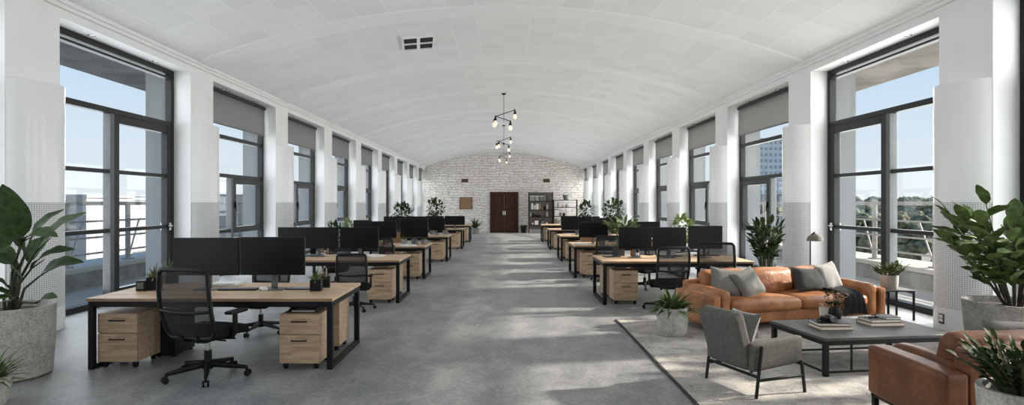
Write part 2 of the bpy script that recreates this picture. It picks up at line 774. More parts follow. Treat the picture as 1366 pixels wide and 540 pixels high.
side_wall('wall_left', XL, -1)
side_wall('wall_right', XR, 1)
bm = nb()
bx(bm, XL - .9, XR + .9, NEAR - .2, NEAR, 0, 6.4)
struct('wall_front', bm, 'wall_white', smooth=False)
# arched end wall of whitewashed stone
CXV = (XL + XR) / 2
HALF = (XR - XL) / 2
SAG = APEX - SPRING
RAD = (HALF ** 2 + SAG ** 2) / (2 * SAG)


def vault_z(x):
    return APEX - RAD + math.sqrt(RAD ** 2 - (x - CXV) ** 2)


bm = nb()
bx(bm, XL - .9, XR + .9, END, END + .3, -1.2, 6.4)
struct('wall_back', bm, 'stone_wash', smooth=False)

# vaulted ceiling
NS = 48
xs = [XL + (XR - XL) * i / NS for i in range(NS + 1)]
bm = nb()
lo = [[bm.verts.new((x, y, vault_z(x))) for x in xs] for y in (NEAR, END)]
up = [[bm.verts.new((x, y, 6.6)) for x in xs] for y in (NEAR, END)]
for i in range(NS):
    bm.faces.new((lo[0][i], lo[0][i + 1], lo[1][i + 1], lo[1][i]))
    bm.faces.new((up[0][i], up[0][i + 1], up[1][i + 1], up[1][i]))
struct('ceiling', bm, 'ceiling_panels')
bm = nb()
for y in PIER[1:]:
    y0, y1 = y + .1, min(y + .85, END)
    a = [[bm.verts.new((x, yy, vault_z(x) - dz)) for x in xs] for yy, dz in ((y0, .0), (y0 + .03, .03), (y1 - .03, .03), (y1, .0))]
    for p, q in zip(a, a[1:]):
        for i in range(NS):
            bm.faces.new((p[i], p[i + 1], q[i + 1], q[i]))
struct('trim_1', bm, 'plaster')
for n_, X, s in ((2, XL, 1), (3, XR, -1)):
    bm = nb()
    bx(bm, X - s * .02, X + s * .05, NEAR, END, SPRING - .09, SPRING - .01, .012)
    bx(bm, X - s * .02, X + s * .09, NEAR, END, SPRING - .03, SPRING + .05, .012)
    struct('trim_%d' % n_, bm, 'plaster')

# ------------------------------------------------------------------ windows
WU = PITCH - PW               # clear width of an opening
WT = .055                     # half frame thickness


def fr(bm, u0, u1, z0, z1, w, t=WT):
    bx(bm, -t, t, u0, u0 + w, z0, z1, .006, 1)
    bx(bm, -t, t, u1 - w, u1, z0, z1, .006, 1)
    bx(bm, -t, t, u0 + w, u1 - w, z1 - w, z1, .006, 1)
    bx(bm, -t, t, u0 + w, u1 - w, z0, z0 + w, .006, 1)


WPROTO = {}


def window(n, X, s, y0, tall):
    key = tall
    root = thing('window_%d' % n, None, None, (X, y0, 0))
    root['kind'] = 'structure'
    if key not in WPROTO:
        L = []
        bm = nb()
        fr(bm, 0, WU, 0, HEAD, .10, .07)
        bx(bm, -.06, .06, .1, WU - .1, HEAD - .19, HEAD - .15)
        L.append(obj('window_frame', bm, 'frame_dark', root))
        bm = nb()
        bx(bm, -.06, .06, .1, WU - .1, 3.38, 3.48, .006, 1)
        L.append(obj('transom', bm, 'frame_dark', root))
        um = 1.85
        bm = nb()
        bx(bm, -.07, .07, um - .13, um - .02, .1, 3.38 if tall else 2.43, .006, 1)
        L.append(obj('mullion', bm, 'frame_grey', root))
        if tall:
            for z in (2.35, 1.30):
                bm = nb()
                bx(bm, -.05, .05, .1, um - .13, z - .035, z + .035, .005, 1)
                L.append(obj('glazing_bar', bm, 'frame_dark', root))
            bm = nb()
            fr(bm, um - .02, WU - .1, .1, 3.38, .15, .065)
            sash = obj('door_sash', bm, 'frame_dark', root)
            L.append(sash)
            for z in (2.35, 1.30):
                bm = nb()
                bx(bm, -.05, .05, um + .13, WU - .25, z - .035, z + .035, .005, 1)
                L.append(obj('sash_bar', bm, 'frame_dark', sash))
            for ss in (-1, 1):
                pass
            bm = nb()
            bx(bm, -.105, .105, WU - .20, WU - .16, 1.22, 1.38, .008, 1)
            bx(bm, -.13, .13, WU - .19, WU - .17, 1.31, 1.33, .004, 1)
            bx(bm, -.14, -.12, WU - .31, WU - .165, 1.305, 1.335, .006, 1)
            bx(bm, .12, .14, WU - .31, WU - .165, 1.305, 1.335, .006, 1)
            L.append(obj('handle', bm, 'chrome', sash))
        else:
            bm = nb()
            bx(bm, -.05, .05, .1, um - .13, 1.04, 1.12, .005, 1)
            L.append(obj('glazing_bar', bm, 'frame_dark', root))
            bm = nb()
            bx(bm, -.05, .05, .1, WU - .1, 2.43, 2.52, .005, 1)
            L.append(obj('glazing_bar', bm, 'frame_dark', root))
            bm = nb()
            fr(bm, um - .02, WU - .1, 1.02, 2.43, .15, .075)
            sash = obj('casement_sash', bm, 'frame_dark', root)
            L.append(sash)
            bm = nb()
            bx(bm, -.11, .11, um + .03, um + .07, 1.66, 1.82, .008, 1)
            bx(bm, -.12, -.10, um + .035, um + .065, 1.56, 1.74, .008, 1)
            bx(bm, .10, .12, um + .035, um + .065, 1.56, 1.74, .008, 1)
            L.append(obj('handle', bm, 'plastic_black', sash))
        bm = nb()
        bx(bm, -.004, .004, .05, WU - .05, .05, HEAD - .05)
        L.append(obj('glass', bm, 'glass', root, smooth=False))
        WPROTO[key] = root
    else:
        pr = WPROTO[key]
        for c in kids(pr):
            d = c.copy()
            COL.objects.link(d)
            d.parent = root
            for g in kids(c):
                e = g.copy()
                COL.objects.link(e)
                e.parent = d
    return root


wn = 1
GX = .42                      # frame set back in the wall
for s, X in ((-1, XL), (1, XR)):
    for k in range(1, 12):
        y0 = PIER[k] + PW
        window(wn, X + s * GX, s, y0, k <= 3)
        wn += 1

# roller blinds of windows beyond the first
def mk_blind():
    r = thing('roller_blind', '', 'blind')
    bm = nb()
    bx(bm, -.004, .004, .12, WU - .12, 3.72, HEAD - .06)
    obj('cloth', bm, 'blind_cloth', r, smooth=False)
    bm = nb()
    bx(bm, -.012, .012, .12, WU - .12, 3.69, 3.725, .004, 1)
    obj('bottom_bar', bm, 'frame_grey', r)
    bm = nb()
    tube(bm, [(0, .1, HEAD - .07), (0, WU - .1, HEAD - .07)], .045, 12)
    obj('roller', bm, 'frame_dark', r)
    return r


blind = Stock(mk_blind)
for s, X in ((-1, XL), (1, XR)):
    for k in range(4, 12):
        y0 = PIER[k] + PW
        blind.put((X + s * (GX - .13), y0, 0), 0, 'grey roller blind half lowered in the %s window %s' % (NUM[k - 2], SIDE[s]),
                  'roller blinds in the windows')


# downlights in the window heads
def mk_down():
    r = thing('downlight', '', 'light')
    bm = nb()
    lathe(bm, [(.038, 0), (.06, 0), (.062, -.008), (.04, -.012), (.038, 0)], n=20)
    obj('rim', bm, 'chrome', r)
    bm = nb()
    lathe(bm, [(0, -.004), (.038, -.004), (.038, -.001), (0, -.001)], n=20)
    obj('lens', bm, 'downlight_glow', r)
    return r


down = Stock(mk_down)
for s, X in ((-1, XL), (1, XR)):
    for k in range(3, 7):
        for q, u in enumerate((1.0, 2.85)):
            down.put((X + s * .2, PIER[k] + PW + u, HEAD), 0,
                     'small %s downlight above the %s window %s' % (('nearer', 'farther')[q], NUM[k - 2], SIDE[s]), 'downlights in the window heads')

# column covers
CH, CS = PW - .01, .32        # chord and bulge
CR = ((CH / 2) ** 2 + CS ** 2) / (2 * CS)
CA = math.asin((CH / 2) / CR)


def arc_shell(bm, z0, z1, off=0.0, n=22, top=True):
    uvl = bm.loops.layers.uv.new('UVMap')
    rows = []
    for z in (z0, z1):
        row = []
        for i in range(n + 1):
            a = -CA + 2 * CA * i / n
            r = CR + off
            row.append(bm.verts.new((r * math.cos(a) - (CR - CS), r * math.sin(a), z)))
        rows.append(row)
    arc = CR * 2 * CA
    for i in range(n):
        f = bm.faces.new((rows[0][i], rows[0][i + 1], rows[1][i + 1], rows[1][i]))
        for lp, (uu, zz) in zip(f.loops, ((i, z0), (i + 1, z0), (i + 1, z1), (i, z1))):
            lp[uvl].uv = (arc * uu / n, zz)
    if top:
        bm.faces.new(rows[1])
        bm.faces.new(rows[0][::-1])


def mk_cover():
    r = thing('column_cover', '', 'column cover')
    bm = nb()
    arc_shell(bm, 1.8, 3.46)
    obj('upper_shell', bm, 'cover_gloss', r)
    bm = nb()
    arc_shell(bm, .32, 1.8, -.006)
    obj('grille', bm, 'grille', r)
    bm = nb()
    arc_shell(bm, 0, .32, .0)
    obj('plinth', bm, 'cover_gloss', r)
    return r


cover = Stock(mk_cover)
for s, X in ((-1, XL), (1, XR)):
    for k in range(3, 12):
        y = PIER[k] + PW / 2
        z = gz(y)
        o = cover.put((X, y, z), 0 if s < 0 else PI, 'tall rounded white column cover, the %s one %s' % (NUM[k - 2], SIDE[s]), 'white column covers along the walls')
        o.scale = (1, 1, (3.46 - z) / 3.46)
        if k == 3 and s > 0:
            bm = nb()
            bx(bm, CS - .004, CS + .012, -.05, .05, .10, .24, .004, 1)
            obj('outlet', bm, 'outlet_grey', o)
            bm = nb()
            bx(bm, CS + .010, CS + .016, -.035, .035, .13, .17, .002, 1)
            bx(bm, CS + .010, CS + .016, -.035, .035, .18, .225, .002, 1)
            obj('outlet_face', bm, 'white_item', o)

# ------------------------------------------------------------------ outside
for n_, X, s in ((1, XL, -1), (2, XR, 1)):
    x1 = X + s * OUT
    bm = nb()
    bx(bm, x1, X + s * 3.0, NEAR, END, -.5, -.10)
    struct('terrace_slab', bm, 'terrace', smooth=False)
    bm = nb()
    bx(bm, x1, X + s * 2.75, NEAR, END, 4.70, 5.0)
    struct('overhang', bm, 'soffit', smooth=False)
    bm = nb()
    bx(bm, X + s * 2.72, X + s * 3.2, NEAR, END, -.5, .26)
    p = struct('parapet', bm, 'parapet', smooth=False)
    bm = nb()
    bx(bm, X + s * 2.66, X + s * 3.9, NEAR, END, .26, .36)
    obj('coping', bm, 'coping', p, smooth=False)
    rx = X + s * 3.0
    rl = thing('terrace_railing', 'pale metal terrace railing outside the windows ' + SIDE[s], 'railing', (rx, 0, .36))
    for z, r in ((1.42, .045), (1.0, .022), (.62, .022), (.25, .022)):
        bm = nb()
        tube(bm, [(0, 8, z), (0, 40, z)], r, 8)
        obj('rail', bm, 'rail_white', rl)
    for i in range(14):
        y = 9 + i * 2.2
        bm = nb()
        tube(bm, [(0, y, 0), (0, y, 1.42)], .06, 10)
        bx(bm, -.1, .1, y - .1, y + .1, 0, .03)
        obj('post', bm, 'rail_white', rl)
        bm = nb()
        tube(bm, [(0, y + .05, .1), (-s * .0 + s * .25, y + .9, 1.0)], .02, 6)
        obj('brace', bm, 'rail_white', rl)

bm = nb()
bx(bm, -900, 900, -200, 1200, -9.2, -9)
struct('ground', bm, 'ground_far', smooth=False)


def building(x, d, w, dp, top, mat, label, nx=6, nz=4):
    r = thing('distant_building', label, 'building', (x, d, -9), 0, 'buildings seen through the windows')
    h = top + 9
    bm = nb()
    bx(bm, -w / 2, w / 2, -dp / 2, dp / 2, 0, h)
    obj('wall', bm, mat, r, smooth=False)
    bm = nb()
    bx(bm, -w / 2 - .3, w / 2 + .3, -dp / 2 - .3, dp / 2 + .3, h, h + .6)
    obj('roof', bm, 'city_grey', r, smooth=False)
    bm = nb()
    for i in range(nx):
        for j in range(nz):
            xx = -w / 2 + w * (i + .5) / nx
            zz = h * (j + .5) / nz
            bx(bm, xx - w / nx * .3, xx + w / nx * .3, -dp / 2 - .06, -dp / 2 + .02, zz - h / nz * .25, zz + h / nz * .25)
            yy = -dp / 2 + dp * (i + .5) / nx
            sx_ = -1 if x > 0 else 1
            xa = sx_ * w / 2
            bx(bm, xa - .05, xa + .05, yy - dp / nx * .3, yy + dp / nx * .3, zz - h / nz * .25, zz + h / nz * .25)
    obj('window_grid', bm, 'city_glass', r, smooth=False)
    return r


building(px(1020, 300), 300, 11.5, 14, zy(188, 300), 'tower_haze', 'slim grey office tower seen through the second window on the sofa side', 5, 14)
rng = random.Random(4)
k = 0
for x, d, w, ytop, m_ in ((100, 120, 14, 264, 'city_pale'), (128, 180, 12, 266, 'city_tan'), (160, 140, 14, 267, 'city_pale'), (190, 210, 16, 265, 'city_grey'),
                          (318, 200, 16, 262, 'city_pale'), (338, 240, 18, 263, 'city_tan'), (215, 190, 12, 266, 'city_pale'),
                          (1010, 190, 16, 262, 'city_pale'), (935, 260, 20, 264, 'city_grey'), (395, 300, 24, 262, 'city_pale')):
    building(px(x, d), d, w, 14, zy(ytop, d), m_, 'low pale building on the skyline beyond the terrace', 6, 4)


def tree(x, d, ytop, w, label):
    h = zy(ytop, d) + 9
    r = thing('distant_tree', label, 'tree', (px(x, d), d, -9), 0, 'trees beyond the terrace')
    bm = nb()
    tube(bm, [(0, 0, 0), (.2, 0, h * .5)], [.5, .3], 8)
    obj('trunk', bm, 'bark', r)
    bm = nb()
    rg = random.Random(int(x))
    for i in range(34):
        a, q = rg.uniform(0, 2 * PI), rg.uniform(0, 1) ** .5
        c = Vector((math.cos(a) * q * w * .34, math.sin(a) * q * w * .30, h * rg.uniform(.45, .86)))
        rr_ = w * rg.uniform(.09, .16)
        q_ = bmesh.ops.create_icosphere(bm, subdivisions=3, radius=rr_)
        for v in q_['verts']:
            v.co *= 1 + .30 * noise.noise(v.co * (3 / rr_) + c) + .22 * noise.noise(v.co * (9 / rr_) + c)
            v.co.z *= .8
            v.co += c
    obj('crown', bm, 'tree_far', r, angle=180)


for x, d, yt, w in ((1122, 96, 261, 9), (1146, 112, 256, 10), (1166, 96, 258, 9), (1187, 128, 258, 11), (1204, 106, 254, 10), (1224, 92, 259, 9), (1246, 112, 257, 11),
                    (1152, 74, 273, 7), (1186, 76, 272, 7), (1216, 72, 274, 7), (1100, 134, 262, 11), (1270, 92, 258, 10), (1012, 160, 270, 12),
                    (1310, 96, 257, 11), (1355, 86, 257, 10), (1410, 92, 258, 11), (1470, 80, 258, 10)):
    tree(x, d, yt, w, 'hazy grey-green tree standing beyond the sofa side terrace')

# ------------------------------------------------------------------ end wall fittings
ez = gz(END)
d_ = END - .001
door = thing('door_1', None, None, (px(672.5, END), END, ez))
door['kind'] = 'structure'
dw, dh = 2.2, 2.68 - ez
bm = nb()
for sgn in (-1, 1):
    bx(bm, sgn * dw / 2 - .09, sgn * dw / 2 + .09, -.14, 0, 0, dh)
bx(bm, -dw / 2 + .09, dw / 2 - .09, -.14, 0, dh - .18, dh)
obj('door_frame', bm, 'door_wood', door)
for sgn in (-1, 1):
    bm = nb()
    x0, x1 = (0.012, dw / 2 - .09) if sgn > 0 else (-dw / 2 + .09, -.012)
    bx(bm, x0, x1, -.08, 0, .01, dh - .18)
    lf = obj('door_leaf', bm, 'door_wood', door)
    for z0, z1 in ((.15, .95), (1.1, 1.9), (2.05, dh - .35)):
        bm = nb()
        bx(bm, x0 + .12, x1 - .12, -.11, -.08, z0, z1, .03, 1)
        obj('door_panel', bm, 'door_wood', lf)
    bm = nb()
    tube(bm, [(sgn * .08, -.16, 1.5), (sgn * .08, -.16, 1.85)], .018, 8)
    bx(bm, sgn * .08 - .015, sgn * .08 + .015, -.16, -.08, 1.55, 1.58)
    bx(bm, sgn * .08 - .015, sgn * .08 + .015, -.16, -.08, 1.78, 1.81)
    obj('door_handle', bm, 'chrome', lf)

nbd = thing('notice_board', 'square brown cork board hung on the stone wall', 'board', (px(621.5, END), END, zy(271, END)))
bm = nb()
bx(bm, -.50, .50, -.05, -.005, -.46, .46)
obj('panel', bm, 'cardboard', nbd)
bm = nb()
for a in ((-.54, -.50, -.5, .5), (.50, .54, -.5, .5), (-.5, .5, -.5, -.46), (-.5, .5, .46, .5)):
    bx(bm, a[0], a[1], -.07, -.002, a[2], a[3])
obj('board_frame', bm, 'wood_dark', nbd)
for x, w_ in ((620, 'above the cork board'), (729, 'above the tall black bookcase')):
    v_ = thing('wall_vent', 'small brown vent set in the stone wall ' + w_, 'vent', (px(x, END), END, zy(241, END)), 0, 'vents in the stone wall')
    bm = nb()
    for a in ((-.28, .28, -.15, -.12), (-.28, .28, .12, .15), (-.28, -.25, -.12, .12), (.25, .28, -.12, .12)):
        bx(bm, a[0], a[1], -.04, -.002, a[2], a[3])
    obj('vent_frame', bm, 'vent_brown', v_)
    bm = nb()
    for i in range(4):
        box(bm, (0, -.02, -.09 + i * .06), (.5, .05, .012), (R(35), 0, 0))
    bx(bm, -.25, .25, -.006, -.002, -.12, .12)
    obj('louvre', bm, 'vent_brown', v_)


# shelves at the end
def shelf_unit(name, label, x0, x1, d, top, levels, dp=.5):
    z0 = gz(d)
    r = thing(name, label, 'bookcase', ((x0 + x1) / 2, d, z0))
    w = (x1 - x0) / 2 - .005
    for sx_ in (-1, 1):
        for sy_ in (0, 1):
            bm = nb()
            bx(bm, sx_ * w - (.06 if sx_ > 0 else 0), sx_ * w + (0 if sx_ > 0 else .06), sy_ * dp - (.06 if sy_ else 0), sy_ * dp + (0 if sy_ else .06), .012, top - z0)
            obj('post', bm, 'black_metal', r)
    for z in levels:
        bm = nb()
        bx(bm, -w + .06, w - .06, .0, dp, z - z0 - .05, z - z0)
        obj('shelf', bm, 'black_metal', r)
    return r, z0


dS = 49.6
xa0, xa1 = px(705, dS), px(738, dS)
xb0, xb1 = xa1 + .02, px(770.5, dS)
LA = [zy(y, dS) for y in (256.5, 268, 279.5, 289, 300)]
LB = [zy(y, dS) for y in (266.5, 276, 288, 300)]
shA, _ = shelf_unit('bookcase', 'tall black metal bookcase in front of the stone wall', xa0, xa1, dS, LA[0] + .02, LA)
bm = nb()
bx(bm, -(xa1 - xa0) / 2 + .07, (xa1 - xa0) / 2 - .07, .47, .49, .3, LA[0] - gz(dS) - .06)
obj('back_panel', bm, 'lamp_shade', shA)
shB, _ = shelf_unit('bookcase', 'lower black bookcase beside the tall one, with a grey box on top', xb0, xb1, dS, LB[0] + .02, LB)
rg = random.Random(11)


def shelf_fill(x0, x1, z, zmax, tall):
    x = x0 + .12
    while x < x1 - .5:
        if rg.random() < .22:
            x += rg.uniform(.1, .3)
            continue
        kind = rg.random()
        if kind < .45:
            w, h = rg.uniform(.10, .2), rg.uniform(.55, .8) * (zmax - z)
            r = thing('book', 'upright book or folder on the black bookcases by the stone wall', 'book', (x + w / 2, dS + .08, z + .001), 0, 'books on the bookcases')
            bm = nb()
            bx(bm, -w / 2, w / 2, 0, .32, 0, h, .01, 1)
            obj('cover', bm, rg.choice(['paper', 'fabric_light', 'plastic_black', 'card_brown', 'city_grey', 'wood_dark']), r)
        elif kind < .75:
            w, h = rg.uniform(.25, .38), rg.uniform(.45, .75) * (zmax - z)
            r = thing('storage_box', 'small storage box on the black bookcases by the stone wall', 'box', (x + w / 2, dS + .06, z + .001), 0, 'boxes on the bookcases')
            bm = nb()
            bx(bm, -w / 2, w / 2, 0, .34, 0, h, .012, 1)
            obj('body', bm, rg.choice(['paper', 'fabric_light', 'plastic_black', 'fabric_mid']), r)
            bm = nb()
            bx(bm, -w / 2 - .01, w / 2 + .01, -.01, .35, h, h + .05, .008, 1)
            obj('lid', bm, rg.choice(['white_item', 'plastic_black']), r)
        else:
            w = rg.uniform(.18, .26)
            h = rg.uniform(.3, .5) * (zmax - z)
            r = thing('vase', 'dark rounded vase on the black bookcases by the stone wall', 'vase', (x + w / 2, dS + .2, z + .001), 0, 'vases on the bookcases')
            bm = nb()
            lathe(bm, [(0, 0), (w * .3, 0), (w * .5, h * .4), (w * .4, h * .75), (w * .2, h * .9), (w * .28, h), (w * .2, h)], n=14)
            obj('body', bm, rg.choice(['plastic_black', 'concrete_dark', 'ceramic_cream']), r)
        x += w + rg.uniform(.02, .08)


for lv in range(1, 5):
    shelf_fill(xa0, xa1, LA[lv], LA[lv - 1] - .06, True)
for lv in range(1, 4):
    shelf_fill(xb0, xb1, LB[lv], LB[lv - 1] - .06, True)
r = thing('basket', 'grey basket standing on top of the lower bookcase', 'basket', (px(755.5, dS), dS + .25, LB[0] + .001))
bm = nb()
lathe(bm, [(0, 0), (.2, 0), (.26, .4), (.24, .4), (.19, .02), (0, .02)], n=16)
obj('body', bm, 'fabric_mid', r)
bm = nb()
tube(bm, [(.24 * math.cos(a), 0, .38 + .22 * math.sin(a)) for a in [PI * i / 10 for i in range(11)]], .015, 6)
obj('handle', bm, 'plastic_black', r)
r = thing('waste_bin', 'black bin standing by the stone wall next to the bookcase', 'bin', (px(699, 50.3), 50.3, gz(50.3) + .001))
bm = nb()
lathe(bm, [(0, 0), (.24, 0), (.30, .62), (.28, .62), (.22, .03), (0, .03)], n=18)
obj('body', bm, 'plastic_black', r)
bm = nb()
lathe(bm, [(.31, .6), (.33, .62), (.31, .66), (.27, .66), (.27, .62)], n=18)
obj('rim', bm, 'frame_grey', r)

# ------------------------------------------------------------------ ceiling vent and chandeliers
vx, vd = px(558, 15.5), 15.5
cv = thing('ceiling_vent', 'white framed square vent with dark openings in the vault', 'vent', (vx, vd, vault_z(vx) - .012))
cv.rotation_euler = (0, -math.asin((vx - CXV) / RAD) * -1, R(8))
bm = nb()
for a in ((-.40, -.36, -.6, .6), (.36, .40, -.6, .6), (-.36, .36, -.6, -.56), (-.36, .36, .56, .6), (-.04, .04, -.56, .56), (-.36, .36, -.03, .03)):
    bx(bm, a[0], a[1], a[2], a[3], -.05, .03)
obj('vent_frame', bm, 'plaster', cv)
for sx_ in (-1, 1):
    for sy_ in (-1, 1):
        bm = nb()
        bx(bm, min(sx_ * .04, sx_ * .36), max(sx_ * .04, sx_ * .36), min(sy_ * .03, sy_ * .56), max(sy_ * .03, sy_ * .56), -.02, .0)
        obj('grille', bm, 'vent_dark', cv)


def mk_chand():
    r = thing('chandelier', '', 'chandelier')           # origin at the ceiling, hangs down
    bm = nb()
    lathe(bm, [(0, 0), (.09, 0), (.09, -.05), (.02, -.09), (0, -.09)], n=16)
    obj('canopy', bm, 'black_metal', r)
    bm = nb()
    tube(bm, [(0, 0, -.05), (0, 0, -1.12)], .009, 8)
    obj('rod', bm, 'black_metal', r)
    bm = nb()
    tube(bm, [(-.30, -.05, -.91), (.42, .05, -.65)], .015, 8)
    bmesh.ops.create_icosphere(bm, subdivisions=2, radius=.03, matrix=Matrix.Translation((-.30, -.05, -.91)))
    bmesh.ops.create_icosphere(bm, subdivisions=2, radius=.03, matrix=Matrix.Translation((.42, .05, -.65)))
    obj('arm', bm, 'black_metal', r)
    bm = nb()
    tube(bm, [(-.32, .12, -.88), (.25, -.10, -1.10)], .015, 8)
    bmesh.ops.create_icosphere(bm, subdivisions=2, radius=.03, matrix=Matrix.Translation((.25, -.10, -1.10)))
    bmesh.ops.create_icosphere(bm, subdivisions=2, radius=.03, matrix=Matrix.Translation((-.32, .12, -.88)))
    obj('arm', bm, 'black_metal', r)
    for (x, y, z) in ((-.32, -.05, -.93), (.43, .05, -.67), (.25, -.10, -1.12), (-.36, .12, -.98)):
        bm = nb()
        lathe(bm, [(0, 0), (.028, 0), (.034, -.04), (.055, -.10), (.055, -.14), (.0, -.14)], (x, y, z), 14)
        s_ = obj('socket', bm, 'black_metal', r)
        bm = nb()
        lathe(bm, [(.03, -.14), (.045, -.16), (.078, -.21), (.08, -.26), (.06, -.31), (.03, -.335), (0, -.34)], (x, y, z), 16)
        obj('bulb', bm, 'bulb_glow', s_)
    return r


chand = Stock(mk_chand)
for i, (d, w_) in enumerate(((23.4, 'first and largest looking, hung in front of the others'), (33.0, 'middle one of the three'), (43.5, 'last of the three, close to the stone wall'))):
    chand.put((0, d, vault_z(0)), [0, R(25), R(-20)][i], 'black crossed-arm chandelier with frosted bulbs, ' + w_, 'chandeliers along the vault')

# ------------------------------------------------------------------ office furniture
DT = .77                       # desk top height


def mk_desk():
    r = thing('office_desk', '', 'desk')                 # origin at front aisle corner ... local x 0..L, y 0..D
    L, D = DESK_L, DESK_D
    bm = nb()
    bx(bm, 0, L, 0, D / 2 - .004, DT - .035, DT, .004, 1)
    bx(bm, 0, L, D / 2 + .004, D, DT - .035, DT, .004, 1)
    obj('tabletop', bm, 'oak_x', r)
    for x in (.008, L - .008 - .06):
        bm = nb()
        bx(bm, x, x + .06, .02, .08, 0, DT - .036, .004, 1)
        bx(bm, x, x + .06, D - .08, D - .02, 0, DT - .036, .004, 1)
        bx(bm, x, x + .06, .08, D - .08, 0, .05, .004, 1)
        bx(bm, x, x + .06, .08, D - .08, DT - .096, DT - .036, .004, 1)
        obj('leg_frame', bm, 'black_metal', r)
    for y in (.02, D - .08):
        bm = nb()
        bx(bm, .07, L - .07, y, y + .05, DT - .096, DT - .036, .004, 1)
        obj('crossbeam', bm, 'black_metal', r)
    bm = nb()
    bx(bm, .3, L - .3, D / 2 - .12, D / 2 + .12, DT - .16, DT - .15)
    bx(bm, .3, L - .3, D / 2 - .12, D / 2 - .11, DT - .16, DT - .037)
    bx(bm, .3, L - .3, D / 2 + .11, D / 2 + .12, DT - .16, DT - .037)
    obj('cable_tray', bm, 'black_metal', r)
    return r


DESK_L, DESK_D = 2.65, 1.3
desk = Stock(mk_desk)


def mk_pedestal():
    """drawer unit, front faces -y, origin centre of front bottom"""
    r = thing('drawer_unit', '', 'drawer unit')
    w, D, z0, z1 = .43, .46, .065, .595
    bm = nb()
    bx(bm, -w / 2, w / 2, .022, D, z0, z1, .004, 1)
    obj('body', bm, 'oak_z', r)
    for a, b, hz in ((z0, .375, .315), (.382, z1, .52)):
        bm = nb()
        bx(bm, -w / 2, w / 2, 0, .0215, a + .002, b - .002, .003, 1)
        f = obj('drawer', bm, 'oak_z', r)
        bm = nb()
        bx(bm, -.085, .085, -.03, -.018, hz - .006, hz + .006, .003, 1)
        bx(bm, -.08, -.068, -.018, 0, hz - .006, hz + .006)
        bx(bm, .068, .08, -.018, 0, hz - .006, hz + .006)
        obj('handle', bm, 'black_metal', f)
    for sx_ in (-1, 1):
        for y in (.06, D - .06):
            bm = nb()
            tube(bm, [(sx_ * (w / 2 - .05) - .02, y, .025), (sx_ * (w / 2 - .05) + .02, y, .025)], .025, 12)
            bx(bm, sx_ * (w / 2 - .05) - .026, sx_ * (w / 2 - .05) + .026, y - .02, y + .02, .035, z0)
            obj('caster', bm, 'plastic_black', r)
    return r


ped = Stock(mk_pedestal)


def mk_monitor():
    """faces -y; origin on desk under the stand"""
    r = thing('monitor', '', 'monitor')
    w, h, zb = .765, .44, .17
    bm = nb()
    bx(bm, -w / 2, w / 2, -.018, .018, zb, zb + h, .006, 2)
    bx(bm, -w * .3, w * .3, .018, .045, zb + .08, zb + h - .08, .012, 2)
    p = obj('housing', bm, 'plastic_black', r)
    bm = nb()
    bx(bm, -w / 2 + .008, w / 2 - .008, -.0195, -.0175, zb + .016, zb + h - .008)
    obj('screen', bm, 'screen', p, smooth=False)
    bm = nb()
    bx(bm, -.035, .035, .045, .075, .012, zb + .24, .006, 1)
    obj('stand_neck', bm, 'frame_grey', r)
    bm = nb()
    bx(bm, -.13, .13, -.07, .13, 0, .012, .004, 1)
    obj('stand_base', bm, 'frame_grey', r)
    return r


mon = Stock(mk_monitor)


